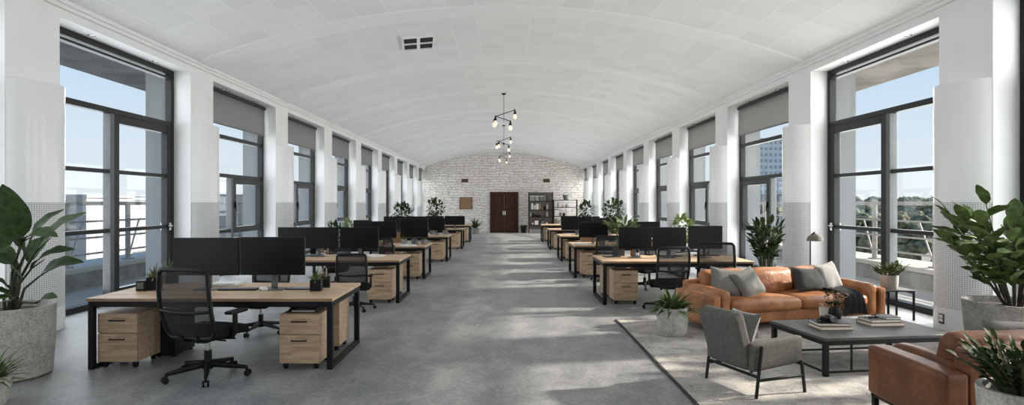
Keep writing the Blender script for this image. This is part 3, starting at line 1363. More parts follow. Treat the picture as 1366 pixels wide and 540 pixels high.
def mk_chair():
    """task chair facing +y, origin on the floor"""
    r = thing('office_chair', '', 'chair')
    for i in range(5):
        a = 2 * PI * i / 5 + R(90)
        c, s = math.cos(a), math.sin(a)
        bm = nb()
        tube(bm, [(c * .04, s * .04, .125), (c * .2, s * .2, .105), (c * .37, s * .37, .085)], [.034, .027, .018], 8)
        leg_ = obj('base_arm', bm, 'plastic_black', r)
        bm = nb()
        t_ = Vector((-s, c, 0))
        for q in (-1, 1):
            p0 = Vector((c * .38, s * .38, .031)) + t_ * (q * .012)
            tube(bm, [p0, p0 + t_ * (q * .018)], .03, 14)
        tube(bm, [(c * .37, s * .37, .04), (c * .37, s * .37, .09)], .012, 8)
        obj('caster', bm, 'plastic_black', leg_)
    bm = nb()
    tube(bm, [(0, 0, .09), (0, 0, .26)], .036, 14)
    tube(bm, [(0, 0, .08), (0, 0, .10)], .05, 14)
    obj('base_column', bm, 'plastic_black', r)
    bm = nb()
    tube(bm, [(0, 0, .26), (0, 0, .37)], .02, 12)
    obj('gas_lift', bm, 'chrome', r)
    bm = nb()
    bx(bm, -.10, .10, -.16, .16, .36, .405, .012, 2)
    tube(bm, [(.10, .06, .38), (.26, .06, .375)], .009, 8)
    tube(bm, [(.10, -.05, .38), (.24, -.05, .375)], .009, 8)
    obj('mechanism', bm, 'plastic_black', r)
    bm = nb()
    rbox(bm, (0, .03, .45), (.265, .27, .045), .04, 9, (0, 0, .012))
    for v in bm.verts:
        if v.co.y > .2:
            v.co.z -= (v.co.y - .2) * .25
    obj('seat', bm, 'fabric_black', r)

    def bp(u, z):                                    # surface of the back: u -1..1 across
        w = .262 + .012 * math.sin((z - .45) * 5)
        lean = -.25 - (z - .45) * .16 - .05 * math.sin((z - .42) * 4.2)
        return Vector((u * w, lean + .035 * (u * u) * 1.0, z))
    # outer frame
    bm = nb()
    loop = []
    z0, z1 = .43, 1.085
    rc = .07
    for i in range(6):
        a = PI + PI / 2 * i / 5
        loop.append((-.262 + rc + rc * math.cos(a), z0 + rc + rc * math.sin(a)))
    for i in range(6):
        a = 1.5 * PI + PI / 2 * i / 5
        loop.append((.262 - rc + rc * math.cos(a), z0 + rc + rc * math.sin(a)))
    for i in range(1, 10):
        loop.append((.262, z0 + rc + (z1 - z0 - 2 * rc) * i / 10))
    rc2 = .05
    for i in range(6):
        a = PI / 2 * i / 5
        loop.append((.262 - rc2 + rc2 * math.cos(a), z1 - rc2 + rc2 * math.sin(a)))
    for i in range(6):
        a = PI / 2 + PI / 2 * i / 5
        loop.append((-.262 + rc2 + rc2 * math.cos(a), z1 - rc2 + rc2 * math.sin(a)))
    for i in range(1, 10):
        loop.append((-.262, z1 - rc2 - (z1 - z0 - rc - rc2) * i / 10))
    tube(bm, [bp(x / .262, z) for x, z in loop], .021, 8, closed=True)
    obj('back_frame', bm, 'plastic_black', r)
    bm = nb()
    NX, NZ = 10, 16
    g = [[bm.verts.new(bp(-1 + 2 * i / NX, z0 + .01 + (z1 - z0 - .02) * j / NZ)) for i in range(NX + 1)] for j in range(NZ + 1)]
    for j in range(NZ):
        for i in range(NX):
            bm.faces.new((g[j][i], g[j][i + 1], g[j + 1][i + 1], g[j + 1][i]))
    obj('back_mesh', bm, 'chair_net', r)
    bm = nb()
    tube(bm, [bp(-1 + 2 * i / 10, .70 - .018 * (1 - (-1 + i / 5) ** 2)) + Vector((0, -.008, 0)) for i in range(11)], .016, 8)
    obj('lumbar_bar', bm, 'plastic_black', r)
    bm = nb()
    rows = []
    for j in range(5):
        z = .45 + .12 * j / 4
        rows.append([bm.verts.new(bp(-.9 + 1.8 * i / 10, z) + Vector((0, .015, 0))) for i in range(11)])
    for a, b in zip(rows, rows[1:]):
        for i in range(10):
            bm.faces.new((a[i], a[i + 1], b[i + 1], b[i]))
    q = bmesh.ops.solidify(bm, geom=bm.faces[:], thickness=.025)
    obj('lumbar_pad', bm, 'fabric_black', r)
    bm = nb()
    for sx_ in (-1, 1):
        tube(bm, [(sx_ * .06, -.05, .385), (sx_ * .08, -.24, .40), bp(sx_ * .35, .45)], .02, 8)
    obj('spine', bm, 'plastic_black', r)
    for sx_ in (-1, 1):
        bm = nb()
        tube(bm, [(sx_ * .12, .0, .39), (sx_ * .27, .0, .40), (sx_ * .305, .0, .45), (sx_ * .305, .0, .63)], [.02, .02, .022, .02], 8, flat=1.5)
        st = obj('armrest_post', bm, 'plastic_black', r)
        bm = nb()
        rbox(bm, (sx_ * .30, .03, .65), (.045, .13, .018), .015, 5)
        obj('armrest_pad', bm, 'plastic_black', st)
    return r


chair = Stock(mk_chair)


# small desk things ----------------------------------------------------------
def mk_keyboard():
    r = thing('keyboard', '', 'keyboard')
    bm = nb()
    bx(bm, -.22, .22, -.065, .065, 0, .014, .004, 1)
    obj('base', bm, 'plastic_black', r)
    bm = nb()
    for i in range(14):
        for j in range(4):
            x, y = -.205 + .0315 * i, -.045 + .03 * j
            bx(bm, x - .012, x + .012, y - .012, y + .012, .014, .02)
    obj('keys', bm, 'frame_grey', r)
    return r


def mk_mouse():
    r = thing('mouse', '', 'mouse')
    bm = nb()
    rbox(bm, (0, 0, .016), (.032, .055, .016), .016, 6, (0, 0, .008))
    obj('shell', bm, 'white_item', r)
    bm = nb()
    tube(bm, [(-.005, .03, .033), (.005, .03, .033)], .008, 8)
    obj('wheel', bm, 'plastic_black', r)
    return r


def mk_succulent(seed=1, pot='black', leafm='leaf_sage', scale=1.0):
    r = thing('potted_succulent', '', 'plant')
    bm = nb()
    bx(bm, -.062, .062, -.062, .062, 0, .012)
    for a in ((-.062, -.052, -.062, .062), (.052, .062, -.062, .062), (-.052, .052, -.062, -.052), (-.052, .052, .052, .062)):
        bx(bm, a[0], a[1], a[2], a[3], .012, .13)
    obj('pot', bm, 'plastic_black' if pot == 'black' else pot, r)
    bm = nb()
    bx(bm, -.052, .052, -.052, .052, .012, .115)
    obj('soil', bm, 'soil', r)
    bm = nb()
    rg = random.Random(seed)
    for i in range(26):
        a = rg.uniform(0, 2 * PI)
        e = rg.uniform(.25, 1.5)
        strap(bm, (0.02 * math.cos(a), .02 * math.sin(a), .11), (math.cos(a) * math.cos(e), math.sin(a) * math.cos(e), math.sin(e)),
              rg.uniform(.10, .19), rg.uniform(.018, .026), .55, 5)
    obj('leaves', bm, leafm, r)
    return r


def mk_pencil():
    r = thing('pencil_holder', '', 'pencil holder')
    bm = nb()
    for a in ((-.05, -.044, -.05, .05), (.044, .05, -.05, .05), (-.044, .044, -.05, -.044), (-.044, .044, .044, .05)):
        bx(bm, a[0], a[1], a[2], a[3], 0, .13)
    bx(bm, -.044, .044, -.044, .044, 0, .01)
    obj('cup', bm, 'plastic_black', r)
    rg = random.Random(5)
    for i in range(6):
        x, y = rg.uniform(-.03, .03), rg.uniform(-.03, .03)
        bm = nb()
        tube(bm, [(x * .6, y * .6, .012), (x, y, rg.uniform(.19, .24))], .005, 6)
        obj('pencil', bm, ['paper', 'plastic_black', 'card_brown'][i % 3], r)
    return r


def mk_lamp():
    """articulated black desk lamp, reaches along -x"""
    r = thing('desk_lamp', '', 'lamp')
    bm = nb()
    lathe(bm, [(0, 0), (.10, 0), (.10, .018), (.03, .03), (0, .03)], n=20)
    obj('base', bm, 'black_metal', r)
    bm = nb()
    for q in (-.018, .018):
        tube(bm, [(0, q, .02), (-.05, q, .24)], .007, 8)
    obj('lower_arm', bm, 'black_metal', r)
    bm = nb()
    for q in (-.018, .018):
        tube(bm, [(-.05, q, .24), (-.22, q, .36), (-.40, q, .45)], .007, 8)
    bmesh.ops.create_icosphere(bm, subdivisions=2, radius=.022, matrix=Matrix.Translation((-.05, 0, .24)))
    bmesh.ops.create_icosphere(bm, subdivisions=2, radius=.022, matrix=Matrix.Translation((-.40, 0, .45)))
    obj('upper_arm', bm, 'black_metal', r)
    bm = nb()
    m = Matrix.Translation((-.42, 0, .43)) @ Matrix.Rotation(R(18), 4, 'Y')
    k0 = len(bm.verts)
    lathe(bm, [(.0, .0), (.02, 0), (.03, -.06), (.085, -.14), (.082, -.14), (.028, -.062), (0, -.02)], n=18)
    for v in bm.verts:
        v.co = m @ v.co
    obj('shade', bm, 'lamp_shade', r)
    return r


def mk_tray():
    r = thing('paper_tray', '', 'tray')
    for z in (0, .05):
        bm = nb()
        bx(bm, -.15, .15, -.12, .16, z, z + .006)
        bx(bm, -.15, -.144, -.12, .16, z, z + .04)
        bx(bm, .144, .15, -.12, .16, z, z + .04)
        bx(bm, -.15, .15, .154, .16, z, z + .04)
        obj('tray', bm, 'plastic_black', r)
    bm = nb()
    bx(bm, -.13, .13, -.11, .14, .0065, .02)
    obj('papers', bm, 'paper', r)
    return r


def mk_papers():
    r = thing('paper_stack', '', 'papers')
    rg = random.Random(2)
    for i in range(3):
        bm = nb()
        box(bm, (rg.uniform(-.01, .01), rg.uniform(-.01, .01), .006 + i * .0115), (.24, .32, .011), (0, 0, rg.uniform(-.15, .15)))
        obj('sheet_pad', bm, 'white_item', r)
    return r


def mk_glass():
    r = thing('drinking_glass', '', 'glass')
    bm = nb()
    lathe(bm, [(0, 0), (.03, 0), (.038, .11), (.035, .11), (.028, .012), (0, .012)], n=16)
    obj('vessel', bm, 'amber', r)
    bm = nb()
    lathe(bm, [(0, .013), (.027, .013), (.032, .07), (0, .07)], n=16)
    obj('drink', bm, 'card_brown', r)
    return r


def mk_tablet():
    r = thing('tablet', '', 'tablet')
    bm = nb()
    bx(bm, -.15, .15, -.11, .11, 0, .012, .004, 1)
    obj('case', bm, 'plastic_black', r)
    bm = nb()
    bx(bm, -.135, .135, -.095, .095, .0122, .0135)
    obj('screen', bm, 'screen', r)
    return r


def mk_laptop():
    r = thing('laptop', '', 'laptop')
    bm = nb()
    bx(bm, -.19, .19, -.13, .13, 0, .018, .005, 1)
    obj('base', bm, 'frame_grey', r)
    bm = nb()
    bx(bm, -.185, .185, -.125, .12, .0185, .026, .004, 1)
    obj('lid', bm, 'frame_grey', r)
    return r


kb, mouse, pencil, dlamp, tray, papers, dglass, tablet, laptop = map(Stock, (mk_keyboard, mk_mouse, mk_pencil, mk_lamp, mk_tray, mk_papers, mk_glass, mk_tablet, mk_laptop))
succ = Stock(mk_succulent)
ON = DT + .0005


def on(x, y, z=DT):
    """point on a horizontal plane at height z, from photo pixels"""
    d = (H - z) * F / (y - VY)
    return (px(x, d), d, z + .0005)


# ---- left row of desks
ROW = {-1: 'opposite the sofa', 1: 'on the sofa side'}
LD = [6.56, 10.9, 14.3, 18.6, 23.6, 27.6]
LX = [-1.84, -1.86, -1.84, -1.70, -1.60, -1.52]
for i, (d, x) in enumerate(zip(LD, LX)):
    desk.put((x - DESK_L, d, 0), 0, 'oak topped double desk on black frame, %s in the row %s' % (NUM[i + 1], ROW[-1]), 'desks in the row opposite the sofa')
RD = [10.7, 14.6, 18.7, 23.2, 28.0]
RX = [1.74, 1.68, 1.74, 1.74, 1.76]
for i, (d, x) in enumerate(zip(RD, RX)):
    desk.put((x, d, 0), 0, 'oak topped double desk on black frame, %s in the row %s' % (NUM[i + 1], ROW[1]), 'desks in the row beside the sofa')

# drawer units: one each side at the aisle end
for i, (d, x) in enumerate(zip(LD, LX)):
    w_ = '%s desk %s' % (NUM[i + 1], ROW[-1])
    ped.put((x - .36, d + .015, 0), 0, 'drawer unit facing out under the aisle end of the ' + w_, 'drawer units under desks')
    ped.put((x - .36, d + DESK_D - .02, 0), PI, 'oak drawer unit facing away behind its twin, under the ' + w_, 'drawer units under desks')
ped.put((px(158, 6.66), 6.64, 0), 0, 'oak drawer unit at the window end of the first desk opposite the sofa', 'drawer units under desks')
for i, (d, x) in enumerate(zip(RD, RX)):
    w_ = '%s desk %s' % (NUM[i + 1], ROW[1])
    ped.put((x + .42, d + .1, 0), 0, 'drawer unit facing out under the aisle end of the ' + w_, 'drawer units under desks')
    ped.put((x + .36, d + DESK_D - .02, 0), PI, 'oak drawer unit facing away behind its twin, under the ' + w_, 'drawer units under desks')


# monitors: (row, desk number, [(x0,x1,ytop)], depth)
def monitors(row, k, d, spans, names):
    for (x0, x1, yt), nm in zip(spans, names):
        w = (x1 - x0) * d / F
        top = zy(yt, d)
        o = mon.put((px((x0 + x1) / 2, d), d, ON), 0, '%s on the %s desk %s' % (nm, NUM[k], ROW[row]), 'monitors on the desks')
        s = w / .765
        o.scale = (s, 1, (top - DT) / .61)


monitors(-1, 1, 7.22, [(231.5, 319.5, 317), (320.8, 407, 316)], ['large black monitor above the mesh chair back', 'large black monitor nearer the aisle'])
monitors(-1, 2, 11.6, [(397.5, 451.5, 303), (453.5, 505, 303)], ['black monitor behind the crane desk lamp', 'black monitor nearer the aisle'])
monitors(-1, 2, 11.95, [(371, 424, 303)], ['black monitor set back nearer the windows'])
monitors(-1, 3, 15.0, [(534, 571, 291.5), (494.5, 529, 295)], ['black monitor nearest the aisle end', 'black monitor behind the desk chair'])
monitors(-1, 3, 15.35, [(471.5, 496, 293.5)], ['black monitor nearer the windows'])
monitors(-1, 4, 19.3, [(571.5, 593, 290.5), (541.5, 571, 288.5), (512, 540.5, 288.5)], ['narrow black monitor at the aisle end', 'middle black monitor', 'black monitor nearer the windows'])
monitors(-1, 5, 24.3, [(593, 620, 288), (568, 592, 288)], ['black monitor at the aisle end', 'black monitor nearer the windows'])
monitors(1, 1, 11.4, [(825, 869, 303), (870.5, 915, 303), (918, 963.5, 301)], ['dark monitor at the aisle end', 'dark middle monitor behind the mesh chair', 'dark monitor nearest the windows'])
monitors(1, 2, 15.3, [(772, 811, 296), (839, 880, 295.5)], ['black monitor at the aisle end', 'black monitor nearer the windows'])
monitors(1, 3, 19.4, [(749, 790, 289.5), (796, 826, 290.5)], ['black monitor at the aisle end', 'black monitor nearer the windows'])
monitors(1, 4, 23.9, [(748, 772, 288.5), (776, 800, 288.5)], ['black monitor at the aisle end', 'black monitor nearer the windows'])

# chairs
CG = 'office chairs at the desks'
CL = 'black mesh-back office chair '
chair.put((px(283, 6.42), 6.33, 0), R(-13), CL + 'in front of the first desk, its netted back turned outward', CG, 1.05)
chair.put((px(346, 8.45), 8.5, 0), R(172), CL + 'behind the first desk, its base showing under the tabletop', CG, .95)
chair.put((px(472, 10.2), 10.25, 0), R(4), CL + 'pulled up to the second desk opposite the sofa', CG, .88)
chair.put((px(447, 12.9), 12.95, 0), R(185), CL + 'behind the second desk opposite the sofa', CG, .88)
chair.put((px(513, 13.9), 13.85, 0), R(0), CL + 'pulled up to the third desk opposite the sofa', CG, .92)
chair.put((px(523, 18.1), 18.15, 0), R(8), CL + 'pulled up to the fourth desk opposite the sofa', CG, .9)
chair.put((px(888, 10.35), 10.3, 0), R(6), CL + 'at the first desk beside the sofa, nearer the aisle', CG, .98)
chair.put((px(957, 10.4), 10.4, 0), R(-22), CL + 'at the first desk beside the sofa, nearer the windows', CG, 1.04)
chair.put((px(855, 13.1), 12.75, 0), R(170), CL + 'behind the first desk on the sofa side', CG, .92)
chair.put((px(809.5, 14.1), 14.05, 0), R(-5), CL + 'pulled up to the second desk on the sofa side', CG, .96)
chair.put((px(786, 18.2), 18.2, 0), R(5), CL + 'pulled up to the third desk on the sofa side', CG, .9)


# brown panel-back chairs further off
def mk_wchair():
    r = thing('wood_back_chair', '', 'chair')
    for sx_ in (-1, 1):
        for sy_ in (-1, 1):
            bm = nb()
            tube(bm, [(sx_ * .21, sy_ * .2, 0), (sx_ * .17, sy_ * .17, .45)], [.013, .018], 8)
            obj('leg', bm, 'black_metal', r)
    bm = nb()
    rbox(bm, (0, 0, .465), (.22, .22, .02), .018, 5)
    obj('seat', bm, 'card_brown', r)
    bm = nb()
    rows = []
    for j in range(7):
        z = .62 + .38 * j / 6
        rows.append([bm.verts.new((-.23 + .46 * i / 8, -.2 - .1 * j / 6 + .05 * ((i - 4) / 4) ** 2, z)) for i in range(9)])
    for a, b in zip(rows, rows[1:]):
        for i in range(8):
            bm.faces.new((a[i], a[i + 1], b[i + 1], b[i]))
    bmesh.ops.solidify(bm, geom=bm.faces[:], thickness=.02)
    obj('backrest', bm, 'card_brown', r)
    for sx_ in (-1, 1):
        bm = nb()
        tube(bm, [(sx_ * .15, -.18, .46), (sx_ * .15, -.22, .66), (sx_ * .15, -.255, .8)], .012, 8)
        obj('back_post', bm, 'black_metal', r)
    return r


wch = Stock(mk_wchair)
wch.put((px(523, 16.1), 16.25, 0), PI + .1, 'brown wooden back chair behind the third desk opposite the sofa', 'brown wooden back chairs', 1.0)
wch.put((px(787, 16.4), 16.45, 0), PI, 'brown wooden back chair behind the second desk beside the sofa', 'brown wooden back chairs', 1.0)

# ---- clutter, left first desk
succ.put(on(422, 387.5), .1, 'small succulent in a square black pot at the aisle end of the first desk', None, 1.0)
pencil.put(on(434.5, 383), .2, 'black square pencil holder next to the succulent on the first desk', None, 1.0)
tablet.put(on(400, 385), .05, 'flat black tablet lying by the succulent on the first desk', None, .95)
mouse.put(on(352, 387), .6, 'white mouse on the first desk below the monitors', None, 1.1)
kb.put(on(318, 386.5), .02, 'dark keyboard under the monitors of the first desk', None, 1.0)
papers.put(on(303, 380), 1.5, 'white papers between the two monitors of the first desk', None, 1.0)
tray.put((LX[0] - .36, LD[0] + .25, .5965), 0, 'black paper trays on top of the aisle end drawer unit', None, 1.0)
succ.put(on(206, 386), .3, 'small succulent in a black pot at the window end of the first desk', None, 1.15)
succ.put(on(227, 377), .8, 'succulent half hidden behind the mesh chair on the first desk', None, 1.2)
r = thing('book_box', 'small black box standing by the succulent at the window end of the first desk', 'box', on(188.5, 388), .1)
bm = nb()
bx(bm, -.05, .05, -.03, .07, 0, .12, .006, 1)
obj('body', bm, 'plastic_black', r)
bm = nb()
bx(bm, -.035, .035, -.032, -.030, .03, .10)
obj('face', bm, 'fabric_mid', r, 'grey printed face')
r = thing('dark_filler_box', 'black box added to fill the dark space under the first desk opposite the sofa', 'computer', (px(226, 7.2), 7.1, 0), 0)  # plain box added where the space under the desk looks dark
bm = nb()
bx(bm, -.12, .12, 0, .46, .02, .54, .008, 2)
obj('case', bm, 'plastic_black', r)
bm = nb()
bx(bm, -.10, .10, -.012, -.0005, .04, .52, .004, 1)
obj('front_panel', bm, 'frame_dark', r)
bm = nb()
for a in (-.09, .09):
    for b in (.05, .41):
        bx(bm, a - .02, a + .02, b - .02, b + .02, 0, .0195)
obj('feet', bm, 'plastic_black', r)
# second desk left
dlamp.put(on(444, 338.5), -.1, 'black crane desk lamp arching over the second desk opposite the sofa', None, 1.05)
pencil.put(on(509, 339), .3, 'black pencil holder at the aisle end of the second desk opposite the sofa', None, 1.2)
pencil.put(on(418, 339), .1, 'black pencil holder under the desk lamp on the second desk', None, 1.0)
papers.put(on(500, 342), .9, 'white papers near the aisle end of the second desk opposite the sofa', None, 1.0)
laptop.put(on(415, 341.5), .0, 'closed grey laptop under the desk lamp on the second desk', None, 1.1)
kb.put(on(470, 342), .0, 'dark keyboard behind the chair on the second desk opposite the sofa', None, 1.1)
r = thing('desk_organiser', 'brown wooden organiser on the second desk behind the desk lamp', 'organiser', on(431, 337), 0)
bm = nb()
bx(bm, -.10, .10, -.06, .06, 0, .012)
for x in (-.10, -.005, .09):
    bx(bm, x, x + .01, -.06, .06, .012, .11)
obj('frame', bm, 'card_brown', r)
bm = nb()
bx(bm, -.08, -.02, -.04, .04, .012, .07)
obj('cards', bm, 'paper', r)
# a black arched magazine holder on desk 2
r = thing('book_stand', 'black stand with pale books at the aisle end of the second desk opposite the sofa', 'book stand', on(518, 338.5), 0)
bm = nb()
bx(bm, -.12, .12, -.07, .07, 0, .01)
bx(bm, .11, .12, -.07, .07, .01, .17)
bx(bm, -.12, -.11, -.07, .07, .01, .12)
obj('stand', bm, 'plastic_black', r)
# far left desks
succ2 = Stock(lambda: mk_succulent(7, 'concrete_dark', 'leaf_mid'))
succ2.put(on(539, 326), .2, 'small green plant in a grey pot on the third desk opposite the sofa', None, 1.05)
succ2.put(on(553, 325.5), .6, 'small green plant among papers on the third desk opposite the sofa', None, .95)
succ2.put(on(566, 325.5), 1.0, 'small green plant at the aisle end of the third desk opposite the sofa', None, .9)
papers.put(on(545, 328), .9, 'white papers on the third desk of the row opposite the sofa', None, 1.0)
succ2.put(on(594, 312.5), .3, 'small potted plant on the fourth desk opposite the sofa', None, 1.15)
succ2.put(on(577, 312.5), .9, 'small grassy plant by the monitor of the fourth desk opposite the sofa', None, 1.1)

# right first desk
succ.put(on(825, 341), .4, 'pale succulent in a dark pot at the aisle end of the desk beside the sofa', None, 1.35)
tablet.put(on(816, 342.5), .3, 'black tablet by the pale succulent on the desk beside the sofa', None, 1.0)
dglass.put(on(843.5, 342.5), 0, 'amber drinking glass on the desk beside the sofa', None, 1.1)
r = thing('candle_jar', 'black jar with a white label next to the amber glass', 'jar', on(850, 342.5), -.1)
bm = nb()
lathe(bm, [(0, 0), (.055, 0), (.06, .01), (.06, .10), (.05, .11), (.04, .11), (.04, .14), (0, .14)], n=18)
obj('body', bm, 'plastic_black', r)
bm = nb()
for k in range(6):
    a0 = R(-90 - 30 + k * 10)
    a1 = a0 + R(10)
    q = [bm.verts.new((.0615 * math.cos(a), .0615 * math.sin(a), z)) for a, z in ((a0, .03), (a1, .03), (a1, .085), (a0, .085))]
    bm.faces.new(q)
obj('paper_label', bm, 'white_item', r)
lm = dlamp.put(on(866, 340), PI * .02, 'black crane desk lamp in front of the monitors of the desk beside the sofa', None, .95)
kb.put(on(942, 341), 0, 'dark keyboard by the window side chair on the desk beside the sofa', None, 1.1)
kb.put(on(893, 342), 0, 'dark keyboard behind the aisle side chair on the desk beside the sofa', None, 1.1)
papers.put(on(924, 340), .2, 'white paper stack below the window side monitor beside the sofa', None, 1.2)
papers.put(on(912, 341), 1.4, 'second white paper stack next to the keyboard beside the sofa', None, 1.0)
r = thing('webcam_speaker', 'small white domed speaker by the window side monitor', 'speaker', on(936, 341), 0)
bm = nb()
lathe(bm, [(0, 0), (.05, 0), (.065, .04), (.07, .10), (.055, .17), (.03, .2), (0, .205)], n=18)
obj('body', bm, 'white_item', r)
bm = nb()
lathe(bm, [(.052, -.0), (.06, 0), (.07, .03), (.066, .03)], n=18)
obj('foot_ring', bm, 'plastic_black', r)
succ2.put(on(803, 327), .3, 'small potted plant on the second desk beside the sofa', None, .9)
papers.put(on(777, 326), .9, 'papers on the second desk of the row beside the sofa', None, 1.0)


# ------------------------------------------------------------------ plants
def round_pot(r, rt, rb, h, mat='concrete'):
    bm = nb()
    prof = [(0, 0), (rb * .93, 0), (rb, .02), ((rb + rt) / 2 * 1.02, h * .5), (rt, h - .03), (rt, h), (rt - .035, h), (rt - .05, h - .10), (0, h - .10)]
    lathe(bm, prof, n=40)
    obj('pot', bm, mat, r)
    bm = nb()
    lathe(bm, [(0, h - .05), (rt * .5, h - .055), (rt - .045, h - .07)], n=30)
    obj('soil', bm, 'soil', r)


# bird of paradise by the near window
D0 = 6.35
cxp, cyp = px(10, D0), D0
r = thing('potted_bird_of_paradise', 'large broad-leaved plant in a round concrete pot by the first window opposite the sofa', 'plant', (cxp, cyp, 0))
round_pot(r, .415, .385, .73)
leaves = [  # base px, tip px, width m, depth shift base, tip, droop
    (30, 316, 3, 245, .235, .0, -.15, .06), (42, 316, 87, 279, .13, .1, .25, .10), (47, 337, 117, 283, .20, -.1, -.05, .10),
    (30, 322, 78, 316, .17, -.15, -.35, .12), (42, 358, 101, 333, .16, -.1, -.2, .12), (52, 369, 113, 350, .19, 0, .05, .14),
    (34, 337, -4, 310, .20, -.1, -.3, .12), (28, 373, -12, 338, .24, -.1, -.35, .1), (49, 404, 77, 397, .12, -.1, -.2, .1),
    (20, 352, -30, 330, .2, .1, .2, .1), (14, 385, -20, 372, .16, -.2, -.4, .1), (12, 330, -40, 280, .25, .2, .35, .08),
    (25, 398, -6, 400, .12, -.2, -.4, .1), (38, 350, 66, 312, .17, .25, .5, .08), (16, 400, -10, 385, .14, -.2, -.35, .1)]
bms, bml = nb(), nb()
for (bx_, by_, tx_, ty_, w, s0, s1, dr) in leaves:
    b = Vector((px(bx_, D0 + s0) - cxp, s0, zy(by_, D0 + s0)))
    tp = Vector((px(tx_, D0 + s1) - cxp, s1, zy(ty_, D0 + s1)))
    leaf(bml, b, tp, w * 1.25, dr, .22, 12, up=Vector((0, -.55, 1)), pw=.8, cols=3)
    root = Vector((b.x * .35, s0 * .5 - .02, .66))
    mid = root.lerp(b, .5) + Vector((-.04 * (1 if b.x > 0 else -1), 0, .06))
    tube(bms, [root, mid, b, b.lerp(tp, .3) + Vector((0, 0, dr * .3))], [.016, .013, .009, .004], 7)
obj('stems', bms, 'stem', r)
obj('leaves', bml, 'leaf_deep', r)


def straps_plant(name, label, loc, pot, foliage, n, L, w, seed, leafm, zrim, elev=(.2, 1.4), arch=.55):
    r = thing(name, label, 'plant', loc)
    pot(r)
    bm = nb()
    rg = random.Random(seed)
    for i in range(n):
        a = rg.uniform(0, 2 * PI)
        e = rg.uniform(*elev)
        q = rg.uniform(0, foliage * .35)
        strap(bm, (q * math.cos(a), q * math.sin(a), zrim), (math.cos(a) * math.cos(e), math.sin(a) * math.cos(e), math.sin(e)),
              rg.uniform(.6, 1) * L, rg.uniform(.7, 1.1) * w, arch, 7)
    obj('leaves', bm, leafm, r)
    return r


straps_plant('potted_spider_plant', 'small grassy pot plant on the floor before the large concrete pot', (px(-14, 5.45), 5.45, 0),
             lambda r: round_pot(r, .17, .13, .25), .2, 70, .36, .035, 3, 'leaf_mid', .2)
straps_plant('potted_dracaena', 'spiky green plant in a concrete pot at the end of the leather sofa', (px(897, 8.28), 8.28, .016),
             lambda r: round_pot(r, .205, .19, .37), .2, 95, .42, .058, 9, 'leaf_mid', .32, (.2, 1.4), .6)


def pinnate(label, name, loc, pot, nst, Ls, LL, LW, seed, leafm, zrim, spread=.5, stemm='stem', lean=(0, 0), t0=.35):
    """upright stems with pairs of oval leaves"""
    r = thing(name, label, 'plant', loc)
    pot(r)
    rg = random.Random(seed)
    bms, bml = nb(), nb()
    for i in range(nst):
        a = 2 * PI * i / nst + rg.uniform(-.3, .3)
        sp = spread * rg.uniform(.25, 1)
        L = Ls * rg.uniform(.7, 1.0) * (1 - .15 * sp)
        b = Vector((.08 * math.cos(a), .08 * math.sin(a), zrim))
        e = b + Vector((math.cos(a) * sp * L + lean[0] * L, math.sin(a) * sp * L + lean[1] * L, L * (1 - .25 * sp)))
        c = b.lerp(e, .5) + Vector((-math.cos(a), -math.sin(a), 0)) * (.12 * L * sp) + Vector((0, 0, .05 * L))
        pts = [b * (1 - t) ** 2 + c * 2 * t * (1 - t) + e * t * t for t in [k / 8 for k in range(9)]]
        tube(bms, pts, [.014 - .0012 * k for k in range(9)], 6)
        nl = rg.randint(7, 9)
        for k in range(nl):
            t = t0 + (1 - t0) * k / (nl - 1)
            p = b * (1 - t) ** 2 + c * 2 * t * (1 - t) + e * t * t
            ax = (e - b).normalized()
            az = a + (1 if k % 2 else -1) * rg.uniform(.5, 1.5)
            dv = Vector((math.cos(az), math.sin(az), rg.uniform(-.1, .55))) * .9 + ax * rg.uniform(.1, .6)
            if k == nl - 1:
                dv = ax + Vector((math.cos(a), math.sin(a), 0)) * .3
            dv.normalize()
            l_ = LL * rg.uniform(.75, 1.15)
            leaf(bml, p, p + dv * l_, LW * rg.uniform(.8, 1.15), rg.uniform(.02, .12), .18, 8, pw=.9, twist=rg.uniform(-.4, .4))
    obj('stems', bms, stemm, r)
    obj('leaves', bml, leafm, r)
    return r


pinnate('large glossy-leaved plant in a grey concrete planter beside the column cover', 'potted_rubber_plant', (px(1352, 7.25), 7.25, .0165),
        lambda r: round_pot(r, .50, .44, .61, 'concrete_dark'), 27, 1.33, .30, .15, 21, 'leaf_mid', .55, .66, 'stem_dark', lean=(-.10, -.05), t0=.28)
pinnate('bushy plant in a floor pot by the second window behind the sofa', 'potted_floor_plant', (px(1022, 12.3), 12.3, 0),
        lambda r: round_pot(r, .22, .19, .42), 24, 1.05, .22, .085, 33, 'leaf_dark', .38, .3)
pinnate('leafy pot plant cut off by the picture corner, in front of the brown armchair', 'potted_ficus', (px(1368, 3.72), 3.72, 0),
        lambda r: round_pot(r, .245, .2, .665), 70, .38, .085, .034, 41, 'leaf_dark', .6, .95)


